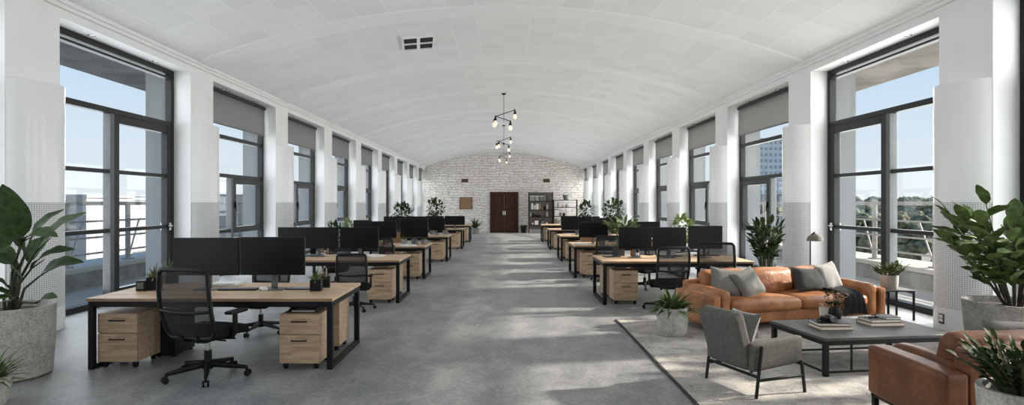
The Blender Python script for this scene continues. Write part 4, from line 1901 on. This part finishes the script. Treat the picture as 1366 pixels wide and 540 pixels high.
# small side table plant, window-sill and background bushes
def mk_bush():
    r = thing('potted_bush', '', 'plant')
    round_pot(r, .24, .2, .5, 'concrete_dark')
    rg = random.Random(55)
    bms, bml = nb(), nb()
    for i in range(9):
        a = rg.uniform(0, 2 * PI)
        b = Vector((.05 * math.cos(a), .05 * math.sin(a), .45))
        e = b + Vector((math.cos(a) * rg.uniform(.05, .35), math.sin(a) * rg.uniform(.05, .35), rg.uniform(.7, 1.1)))
        tube(bms, [b, b.lerp(e, .5) + Vector((0, 0, .06)), e], [.014, .010, .005], 6)
    for k in range(190):
        v = Vector((rg.gauss(0, 1), rg.gauss(0, 1), rg.gauss(0, 1))).normalized() * rg.uniform(.35, 1) ** .6
        p = Vector((v.x * .44, v.y * .44, 1.24 + v.z * .38))
        dv = (v + Vector((rg.uniform(-1, 1), rg.uniform(-1, 1), rg.uniform(-.6, .8))) * .7).normalized()
        leaf(bml, p, p + dv * rg.uniform(.13, .22), rg.uniform(.07, .12), .08, .2, 5, cols=1)
    obj('stems', bms, 'stem', r)
    obj('leaves', bml, 'leaf_dark', r)
    return r


bush = Stock(mk_bush)


def put_bush(x, d, ytop, label, sc=1.0, rot=0, lm=None):
    z = gz(d)
    top = zy(ytop, d)
    o = bush.put((px(x, d), d, z), rot, label, 'potted bushes standing behind the desks')
    s = (top - z) / 1.62
    o.scale = (sc, sc, s)
    if lm:
        for c in kids(o):
            if c.name.startswith('leaves'):
                c.data = c.data.copy()
                c.data.materials[0] = M[lm]
    return o


put_bush(537, 26.0, 271, 'tall potted bush rising behind the monitors of the row opposite the sofa', 1.0, .3)
put_bush(581, 34.0, 266, 'tall potted bush rising in front of the stone wall, opposite the sofa side', 1.1, 1.2)
put_bush(781, 32.0, 269, 'tall potted bush rising in front of the lower bookcase', 1.0, 2.2)
put_bush(818, 25.5, 267, 'tall potted bush rising behind the third desk beside the sofa', 1.0, 4.0)
put_bush(911, 16.9, 288.5, 'light green potted bush behind the middle monitor beside the sofa', .8, 5.0, 'leaf_light')
put_bush(447, 16.9, 296, 'potted bush just showing over the second desk monitors', .5, .9)
put_bush(464, 18.0, 294, 'pale potted bush beside the window, over the second desk monitors', .45, 2.0, 'leaf_light')
straps_plant('potted_agave', 'spiky plant in a grey pot on the floor by the stone wall', (px(634, 46), 46, gz(46)),
             lambda r: round_pot(r, .3, .25, .45, 'concrete_dark'), .3, 60, 1.0, .09, 13, 'leaf_dark', .4, (.5, 1.5), .35)
pinnate('broad-leaved plant spreading behind the aisle end monitor beside the sofa', 'potted_banana_plant', (px(831, 14.85), 14.85, ON),
        lambda r: round_pot(r, .12, .10, .18), 12, .42, .29, .10, 77, 'leaf_sage', .14, .8)

# ------------------------------------------------------------------ lounge
# rug
rx0, rx1, ry0, ry1 = 1.70, 5.95, 3.3, 9.34
r = thing('rug', 'large pale worn rug with dark binding under the lounge furniture', 'rug', (0, 0, 0))
bm = nb()
bx(bm, rx0 + .03, rx1 - .03, ry0 + .03, ry1 - .03, .0005, .014)
obj('weave', bm, 'rug_weave', r, smooth=False)
bm = nb()
for a in ((rx0, rx0 + .03, ry0, ry1), (rx1 - .03, rx1, ry0, ry1), (rx0 + .03, rx1 - .03, ry0, ry0 + .03), (rx0 + .03, rx1 - .03, ry1 - .03, ry1)):
    bx(bm, a[0], a[1], a[2], a[3], .0005, .016)
obj('binding', bm, 'rug_edge', r, 'dark binding strip')
RZ = .0155

# tan leather sofa; local x along its front, y to the back, origin front corner
SA = R(17)
so = thing('sofa', 'long tan leather sofa with grey pillows, facing the coffee table', 'sofa', (2.80, 8.2, RZ), SA)
SL, SD = 3.05, 1.0
bm = nb()
rbox(bm, (SL / 2, .52, .185), (SL / 2 - .13, .43, .085), .03, 7)
obj('seat_base', bm, 'leather_tan', so)
for x in (.02, SL - .02 - .13):
    bm = nb()
    rbox(bm, (x + .065, SD / 2 - .02, .305), (.065, SD / 2 - .03, .215), .03, 9, (0, 0, .006), .003, 3)
    obj('arm_panel', bm, 'leather_tan', so)
for x in (.16, SL - .16 - .17):
    bm = nb()
    rbox(bm, (x + .085, SD / 2 - .0, .345), (.083, SD / 2 - .02, .235), .06, 10, (.012, 0, .015), .006, 9)
    obj('arm_cushion', bm, 'leather_tan', so)
bm = nb()
rbox(bm, (SL / 2, SD - .10, .36), (SL / 2 - .17, .09, .28), .05, 9, (0, 0, .01), .004)
obj('back_frame', bm, 'leather_tan', so)
cw = (SL - .66) / 2
for i in range(2):
    bm = nb()
    rbox(bm, (.33 + cw * (i + .5), .40, .345), (cw / 2 - .006, .385, .085), .06, 12, (0, .02, .035), .008, 5 + i * 3)
    obj('seat_cushion', bm, 'leather_tan', so)
cw3 = (SL - .66) / 3
tilt = Matrix.Rotation(R(-12), 3, 'X')
for i in range(3):
    bm = nb()
    rbox(bm, (.33 + cw3 * (i + .5), .73, .575), (cw3 / 2 - .005, .105, .205), .08, 12, (0, .045, .02), .011, 20 + i * 4, tilt)
    obj('back_cushion', bm, 'leather_tan', so)
for x in (.12, SL - .12):
    for y in (.1, SD - .12):
        bm = nb()
        tube(bm, [(x, y, 0), (x, y, .11)], .022, 10)
        obj('leg', bm, 'black_metal', so)
msofa = Matrix.Translation(so.location) @ Matrix.Rotation(SA, 4, 'Z')


def sofa_pt(x, y, z):
    return msofa @ Vector((x, y, z))


def put_pillow(lx, ly, lz, w, h, t, tiltx, roll, yaw, mat, label, seed):
    p = sofa_pt(lx, ly, lz)
    r = thing('throw_pillow', label, 'pillow', p, SA + yaw, 'throw pillows on the sofa')
    bm = nb()
    m = Matrix.Rotation(tiltx, 3, 'X') @ Matrix.Rotation(roll, 3, 'Y')
    pillow(bm, (0, 0, 0), w, h, t, m, 16, seed)
    obj('cover', bm, mat, r)
    bm = nb()
    pts = []
    for k in range(40):
        f = k / 10
        e, q = int(f), f - int(f)
        u, v = [(-1 + 2 * q, -1), (1, -1 + 2 * q), (1 - 2 * q, 1), (-1, 1 - 2 * q)][e]
        x = u * w / 2 * (1 - .09 * (1 - v * v) * abs(u) ** 3)
        z = v * h / 2 * (1 - .09 * (1 - u * u) * abs(v) ** 3)
        pts.append(m @ Vector((x, 0, z)))
    tube(bm, pts, .006, 6, closed=True)
    obj('piping', bm, mat, r)


put_pillow(.57, .47, .63, .46, .42, .17, R(-24), R(10), R(-14), 'pillow_grey', 'grey pillow against the sofa arm nearer the aisle, behind the other one', 1)
put_pillow(.86, .36, .625, .46, .42, .17, R(-30), R(-14), R(6), 'pillow_grey', 'grey pillow standing out from the sofa arm nearer the aisle', 2)
put_pillow(2.00, .42, .62, .56, .38, .17, R(-24), R(5), R(4), 'fabric_charcoal', 'dark charcoal pillow on the window half of the sofa', 3)
put_pillow(2.40, .46, .645, .46, .44, .16, R(-20), R(-6), R(10), 'fabric_light', 'light grey pillow against the sofa arm by the window', 4)

# throw blanket over the window-side seat
r = thing('throw_blanket', 'dark grey throw blanket draped over the seat by the window arm of the sofa', 'blanket', sofa_pt(2.40, 0, 0), SA)
bm = nb()
prof = [(.55, .492), (.46, .49), (.35, .492), (.2, .486), (.08, .470), (-.015, .44), (-.05, .37), (-.058, .30), (-.055, .22), (-.06, .17)]
NU = 14
rows = []
for j, (y, z) in enumerate(prof):
    row = []
    for i in range(NU + 1):
        u = i / NU
        ww = .40 + .05 * math.sin(j * .8)
        x = (u - .5) * ww - .03 * j * .15
        rip = .014 * math.sin(u * 21 + j * .6) + .007 * noise.noise(Vector((u * 6, j * .7, 3)))
        row.append(bm.verts.new((x, y - (rip + .01 if z < .43 else 0), z + (rip if z >= .43 else 0) + .012 + (-.04 * abs(u - .5) if j == 9 else 0))))
    rows.append(row)
for a, b in zip(rows, rows[1:]):
    for i in range(NU):
        bm.faces.new((a[i], a[i + 1], b[i + 1], b[i]))
bmesh.ops.solidify(bm, geom=bm.faces[:], thickness=-.012)
obj('cloth', bm, 'fabric_charcoal', r)
bm = nb()
for i in range(14):
    u = (i + .5) / 14
    b = rows and None
    x = (u - .5) * .40 - .04
    tube(bm, [(x, -.062, .185), (x + .004, -.066, .13)], .004, 5)
obj('fringe', bm, 'fabric_charcoal', r)

# grey armchair: local faces +x ; origin centre
AA = R(20)
ac = thing('armchair', 'grey fabric armchair on thin black legs, its back to the aisle', 'armchair', (2.44, 5.98, RZ), AA)
bm = nb()
rbox(bm, (.03, 0, .345), (.33, .255, .055), .05, 10, (0, 0, .02), .003)
obj('seat_cushion', bm, 'fabric_grey', ac)
bm = nb()
m = Matrix.Rotation(R(-20), 3, 'Y')
rbox(bm, (-.40, 0, .50), (.07, .30, .27), .035, 10, (.01, 0, .01), .003, 4, m)
obj('backrest', bm, 'fabric_grey', ac)
for s in (-1, 1):
    bm = nb()
    rbox(bm, (.0, s * .315, .36), (.36, .05, .135), .03, 9, (0, 0, .0), .002, 6)
    for v in bm.verts:                       # arm slopes: lower edge rises to the front, top falls to the back
        f = (v.co.x + .36) / .72
        if v.co.z < .36:
            v.co.z += .05 * f
        else:
            v.co.z += .035 * f
    obj('arm', bm, 'fabric_grey', ac)
for s in (-1, 1):
    bm = nb()
    bar(bm, (-.34, s * .385, 0), (-.26, s * .385, .47), .028)
    obj('leg', bm, 'black_metal', ac)
    bm = nb()
    bar(bm, (.36, s * .385, 0), (.31, s * .385, .30), .028)
    obj('leg', bm, 'black_metal', ac)
    bm = nb()
    bar(bm, (-.315, s * .385, .16), (.333, s * .385, .16), .024)
    obj('rail', bm, 'black_metal', ac)
bm = nb()
bar(bm, (-.31, -.385, .19), (-.31, .385, .19), .024)
obj('rail', bm, 'black_metal', ac)
bm = nb()
bar(bm, (-.28, -.385, .29), (-.28, .385, .29), .022)
bar(bm, (.31, -.385, .27), (.31, .385, .27), .022)
obj('seat_rail', bm, 'black_metal', ac)
ac.scale = (.82, .9, 1)
mac = Matrix.Translation(ac.location) @ Matrix.Rotation(AA, 4, 'Z')
r = thing('throw_pillow', 'small grey pillow on the grey armchair seat', 'pillow', mac @ Vector((-.13, .02, .56)), AA)
bm = nb()
pillow(bm, (0, 0, 0), .40, .36, .13, Matrix.Rotation(R(90), 3, 'Z') @ Matrix.Rotation(R(22), 3, 'X'), 14, 8)
obj('cover', bm, 'fabric_mid', r)

# coffee table
CT = .395
TA = R(8)
ct = thing('coffee_table', 'low square dark coffee table on black metal frame, on the rug', 'coffee table', (3.98, 6.83, RZ), TA)
tw, td = 1.56, .98
bm = nb()
bx(bm, -tw / 2, tw / 2, -td / 2, td / 2, CT - .03, CT, .004, 1)
obj('tabletop', bm, 'table_top', ct)
bm = nb()
for s in (-1, 1):
    bx(bm, -tw / 2 + .01, tw / 2 - .01, s * (td / 2 - .025) - .02, s * (td / 2 - .025) + .02, CT - .075, CT - .0305)
    bx(bm, s * (tw / 2 - .03) - .02, s * (tw / 2 - .03) + .02, -td / 2 + .045, td / 2 - .045, CT - .075, CT - .0305)
obj('apron', bm, 'black_metal', ct)
for sx_ in (-1, 1):
    for sy_ in (-1, 1):
        bm = nb()
        bx(bm, sx_ * (tw / 2 - .035) - .025, sx_ * (tw / 2 - .035) + .025, sy_ * (td / 2 - .035) - .025, sy_ * (td / 2 - .035) + .025, 0, CT - .0755, .003, 1)
        obj('leg', bm, 'black_metal', ct)
for s in (-1, 1):
    bm = nb()
    bx(bm, -tw / 2 + .06, tw / 2 - .06, s * (td / 2 - .035) - .01, s * (td / 2 - .035) + .01, .03, .05)
    obj('stretcher', bm, 'black_metal', ct)
    bm = nb()
    bx(bm, s * (tw / 2 - .035) - .01, s * (tw / 2 - .035) + .01, -td / 2 + .06, td / 2 - .06, .03, .05)
    obj('stretcher', bm, 'black_metal', ct)
for x in (-.45,):
    bm = nb()
    bx(bm, x - .008, x + .008, -td / 2 + .03, -td / 2 + .046, .05, CT - .076)
    obj('upright', bm, 'black_metal', ct)
TZ = CT + RZ


def ctp(x, y, z=0):
    d = (H - TZ) * F / (y - VY)
    return (px(x, d), d, TZ + .0008 + z)


def book(loc, w, dp, h, rot, cov, label, group):
    r = thing('book', label, 'book', loc, rot, group)
    bm = nb()
    bx(bm, -w / 2, w / 2, -dp / 2, dp / 2, 0, h * .14)
    bx(bm, -w / 2, w / 2, -dp / 2, dp / 2, h * .86, h)
    bx(bm, -w / 2, w / 2, dp / 2 - h * .14, dp / 2, h * .14, h * .86)
    obj('cover', bm, cov, r, smooth=False)
    bm = nb()
    bx(bm, -w / 2 + .006, w / 2 - .006, -dp / 2 + .006, dp / 2 - h * .14, h * .14, h * .86)
    obj('pages', bm, 'paper', r, smooth=False)
    return r


b1 = ctp(1107.5, 437)
g1, g2 = 'books stacked on the coffee table', 'books stacked on the coffee table'
book(b1, .36, .27, .036, R(2), 'card_brown', 'pale-edged book at the bottom of the stack below the black camera', g1)
book((b1[0] - .01, b1[1] + .01, b1[2] + .037), .34, .25, .034, R(-4), 'plastic_black', 'black book on top of the brown one, under the black camera', g1)
cam_ = thing('camera', 'black camera lying on the book stack of the coffee table', 'camera', (b1[0] - .02, b1[1] + .0, b1[2] + .072), R(-8))
bm = nb()
rbox(bm, (0, 0, .028), (.075, .05, .028), .014, 6)
bx(bm, -.03, .03, -.03, .03, .056, .07, .006, 1)
obj('body', bm, 'plastic_black', cam_)
bm = nb()
tube(bm, [(.02, -.05, .03), (.02, -.10, .03)], .028, 14)
obj('lens', bm, 'frame_grey', cam_)
bm = nb()
tube(bm, [(-.08, 0, .03), (-.13, -.03, .012), (-.12, -.09, .008), (-.04, -.10, .008)], .008, 6)
obj('neck_strap', bm, 'plastic_black', cam_)
b2 = ctp(1174, 432)
book(b2, .40, .26, .036, R(4), 'card_brown', 'pale-edged book at the bottom of the stack by the table edge', g2)
book((b2[0], b2[1] + .01, b2[2] + .037), .36, .23, .030, R(7), 'fabric_mid', 'grey covered book in the stack by the table edge', g2)
book((b2[0] + .09, b2[1] + .0, b2[2] + .068), .17, .2, .026, R(2), 'plastic_black', 'small black book on top of the stack by the table edge', g2)
r = thing('sunglasses', 'dark sunglasses folded on the grey book of the coffee table', 'sunglasses', (b2[0] - .09, b2[1] - .02, b2[2] + .068), R(15))
bm = nb()
for s in (-1, 1):
    rbox(bm, (s * .036, 0, .012), (.03, .006, .011), .005, 4)
obj('lens', bm, 'plastic_black', r)
bm = nb()
tube(bm, [(-.068, .002, .018), (-.066, .06, .008), (.02, .065, .004)], .003, 6)
tube(bm, [(.068, .002, .018), (.066, .05, .008), (-.02, .055, .004)], .003, 6)
obj('temple', bm, 'plastic_black', r)
v1 = ctp(1100, 426)
r = thing('vase', 'cream ceramic vase on the coffee table near the sofa', 'vase', v1)
bm = nb()
lathe(bm, [(0, 0), (.045, 0), (.052, .02), (.062, .15), (.055, .15), (.046, .02), (0, .02)], n=24)
obj('body', bm, 'ceramic_cream', r)
bm = nb()
lathe(bm, [(.06, .148), (.065, .152), (.06, .157), (.054, .152)], n=24)
obj('rim', bm, 'card_brown', r)
v2 = ctp(1113, 427)
r = thing('flower_vase', 'black vase with dried pinkish flowers on the coffee table', 'vase', v2)
bm = nb()
lathe(bm, [(0, 0), (.055, 0), (.07, .03), (.075, .10), (.065, .15), (.055, .15), (.06, .1), (.05, .02), (0, .02)], n=24)
obj('body', bm, 'plastic_black', r)
rg = random.Random(6)
bms, bmp, bml = nb(), nb(), nb()
for i in range(18):
    a, sp, hh = rg.uniform(0, 2 * PI), rg.uniform(.02, .2), rg.uniform(.16, .32)
    e = Vector((math.cos(a) * sp - .04, math.sin(a) * sp, hh))
    tube(bms, [(0, 0, .03), (e.x * .3, e.y * .3, .16), e], [.003, .0025, .002], 5)
    for k in range(4):
        dv = Vector((rg.uniform(-1, 1), rg.uniform(-1, 1), rg.uniform(-.3, 1))).normalized()
        leaf(bmp if i % 2 else bml, e, e + dv * rg.uniform(.035, .06), .03, .1, .2, 4)
    for k in range(3):
        p = Vector((e.x * .5, e.y * .5, .19))
        dv = Vector((rg.uniform(-1, 1), rg.uniform(-1, 1), rg.uniform(0, 1))).normalized()
        leaf(bml, p, p + dv * .06, .03, .1, .2, 4)
obj('stems', bms, 'stem_dark', r)
obj('petals', bmp, 'petal', r)
obj('leaves', bml, 'leaf_dark', r)

# side table with plant
sx0, sx1, sy0, sy1 = 5.86, 6.28, 9.32, 9.76
st = thing('side_table', 'small square black side table by the window, beside the sofa arm', 'side table', ((sx0 + sx1) / 2, (sy0 + sy1) / 2, 0))
w, hh = .21, .46
bm = nb()
bx(bm, -w, w, -.22, .22, hh - .025, hh, .003, 1)
obj('tabletop', bm, 'table_top', st)
for a in (-1, 1):
    for b in (-1, 1):
        bm = nb()
        bx(bm, a * (w - .015) - .012, a * (w - .015) + .012, b * .205 - .012, b * .205 + .012, 0, hh - .0255)
        obj('leg', bm, 'black_metal', st)
bm = nb()
for a in (-1, 1):
    bx(bm, a * (w - .015) - .01, a * (w - .015) + .01, -.19, .19, hh - .055, hh - .026)
obj('apron', bm, 'black_metal', st)
pinnate('small leafy plant in a grey concrete pot on the side table', 'potted_table_plant', (6.02, 9.54, .4608),
        lambda r: round_pot(r, .125, .115, .21), 18, .22, .10, .055, 15, 'leaf_sage', .16, .8)

# floor lamp behind sofa
fl = thing('floor_lamp', 'slim floor lamp with a bronze dome shade behind the sofa', 'lamp', (px(1081, 10.75), 10.75, 0))
bm = nb()
lathe(bm, [(0, 0), (.15, 0), (.15, .02), (.02, .03), (0, .03)], n=24)
obj('base', bm, 'black_metal', fl)
bm = nb()
tube(bm, [(0, 0, .03), (0, 0, 1.16), (.02, 0, 1.24), (.08, 0, 1.28)], .011, 10)
obj('pole', bm, 'black_metal', fl)
bm = nb()
lathe(bm, [(0, .09), (.02, .09), (.03, .075), (.075, .06), (.12, .02), (.138, -.045), (.132, -.045), (.115, .015), (.07, .05), (0, .06)], (.08, 0, 1.17), 28)
obj('shade', bm, 'lamp_shade', fl)
bm = nb()
lathe(bm, [(0, 0), (.02, -.005), (.025, -.03), (.0, -.05)], (.08, 0, 1.2), 12)
obj('bulb', bm, 'white_item', fl)

# brown leather armchair seen from behind: faces +y
x0, x1 = 3.10, 4.62
la = thing('leather_armchair', 'brown leather armchair facing away, its side to the rug', 'armchair', ((x0 + x1) / 2, 4.28, RZ))
W2 = (x1 - x0) / 2
bm = nb()
rbox(bm, (0, .46, .24), (W2 - .2, .44, .075), .03, 7)
obj('seat_base', bm, 'leather_brown', la)
for s in (-1, 1):
    bm = nb()
    rbox(bm, (s * (W2 - .09), .475, .375), (.09, .46, .205), .03, 12, (.004, 0, .006), .003, 2)
    ap = obj('arm', bm, 'leather_brown', la)
    bm = nb()
    rbox(bm, (s * (W2 - .265), .56, .475), (.078, .37, .12), .05, 10, (0, 0, .02), .006, 12 + s)
    obj('arm_cushion', bm, 'leather_brown', la)
bm = nb()
rbox(bm, (0, .115, .46), (W2 - .19, .09, .28), .035, 12, (0, 0, .006), .004)
obj('back_frame', bm, 'leather_brown', la)
bm = nb()
rbox(bm, (0, .36, .575), (W2 - .23, .12, .215), .08, 14, (0, .03, .025), .010, 31, Matrix.Rotation(R(8), 3, 'X'))
obj('back_cushion', bm, 'leather_brown', la)
bm = nb()
rbox(bm, (0, .66, .39), (W2 - .35, .27, .085), .06, 10, (0, 0, .03), .006, 17)
obj('seat_cushion', bm, 'leather_brown', la)
for sx_ in (-1, 1):
    for y in (.06, .90):
        bm = nb()
        bx(bm, sx_ * (W2 - .05) - .02, sx_ * (W2 - .05) + .02, y - .02, y + .02, 0, .17)
        obj('leg', bm, 'black_metal', la)
bm = nb()
bx(bm, -W2 + .03, W2 - .03, .03, .93, .145, .165)
obj('leg_rail', bm, 'black_metal', la)
r = thing('throw_pillow', 'grey bolster pillow resting on the brown armchair', 'pillow', (px(1352, 4.9) + .07, 4.90, .665), R(-1))
bm = nb()
pillow(bm, (0, 0, 0), .70, .42, .15, Matrix.Rotation(R(12), 3, 'X'), 16, 5)
obj('cover', bm, 'fabric_mid', r)

# ------------------------------------------------------------------ light
w = bpy.data.worlds.new('World')
SC.world = w
w.use_nodes = True
nt = w.node_tree
nt.nodes.clear()
o_ = nt.nodes.new('ShaderNodeOutputWorld')
bg = nt.nodes.new('ShaderNodeBackground')
tc = nt.nodes.new('ShaderNodeTexCoord')
sp = nt.nodes.new('ShaderNodeSeparateXYZ')
rp = nt.nodes.new('ShaderNodeValToRGB')
e = rp.color_ramp.elements
e[0].position = 0.0
e[0].color = (*lin(236, 240, 244), 1)
e[1].position = 1.0
e[1].color = (*lin(120, 170, 230), 1)
for p_, c_ in ((.05, lin(228, 236, 245)), (.18, lin(203, 224, 246)), (.4, lin(172, 207, 243))):
    q = e.new(p_)
    q.color = (*c_, 1)
nt.links.new(tc.outputs['Generated'], sp.inputs[0])
nt.links.new(sp.outputs[2], rp.inputs[0])
nt.links.new(rp.outputs[0], bg.inputs[0])
bg.inputs[1].default_value = 1.07
nt.links.new(bg.outputs[0], o_.inputs[0])

sl = bpy.data.lights.new('sun', 'SUN')
sl.energy = 11
sl.angle = R(2.0)
sl.color = (1.0, .885, .775)
so_ = bpy.data.objects.new('sun', sl)
COL.objects.link(so_)
to_sun = Vector((math.cos(R(25.5)) * math.cos(R(9)), math.cos(R(25.5)) * math.sin(R(9)), math.sin(R(25.5))))
so_.rotation_euler = to_sun.to_track_quat('Z', 'Y').to_euler()

# daylight entering at each window
for s, X in ((-1, XL), (1, XR)):
    for k in range(1, 12):
        l_ = bpy.data.lights.new('window_daylight', 'AREA')
        l_.shape = 'RECTANGLE'
        l_.size, l_.size_y = WU - .1, 4.2
        l_.energy = 152 if s < 0 else 232
        l_.color = (.97, .985, 1.0) if s < 0 else (1.0, .985, .96)
        lo_ = bpy.data.objects.new('window_daylight', l_)
        COL.objects.link(lo_)
        lo_.location = (X + s * (GX + .10), PIER[k] + PW + WU / 2, 2.35)
        lo_.rotation_euler = Vector((s, 0, 0)).to_track_quat('Z', 'Y').to_euler()

# ------------------------------------------------------------------ camera
cd = bpy.data.cameras.new('camera')
cd.sensor_width = 36
cd.lens = F / 1366 * 36
cd.shift_x = (683 - VX) / 1366
cd.clip_end = 3000
co = bpy.data.objects.new('camera', cd)
COL.objects.link(co)
co.location = (0, 0, H)
co.rotation_euler = (R(90), 0, 0)
SC.camera = co
SC.view_settings.view_transform = 'Standard'
SC.view_settings.look = 'None'
SC.view_settings.exposure = .07
SC.view_settings.gamma = 1
SC.view_settings.use_curve_mapping = False
SC.cycles.max_bounces = 10
SC.cycles.diffuse_bounces = 6
SC.cycles.transparent_max_bounces = 24
SC.cycles.use_denoising = True
try:
    SC.cycles.denoiser = 'OPENIMAGEDENOISE'
except Exception:
    pass
SC.cycles.sample_clamp_indirect = 6
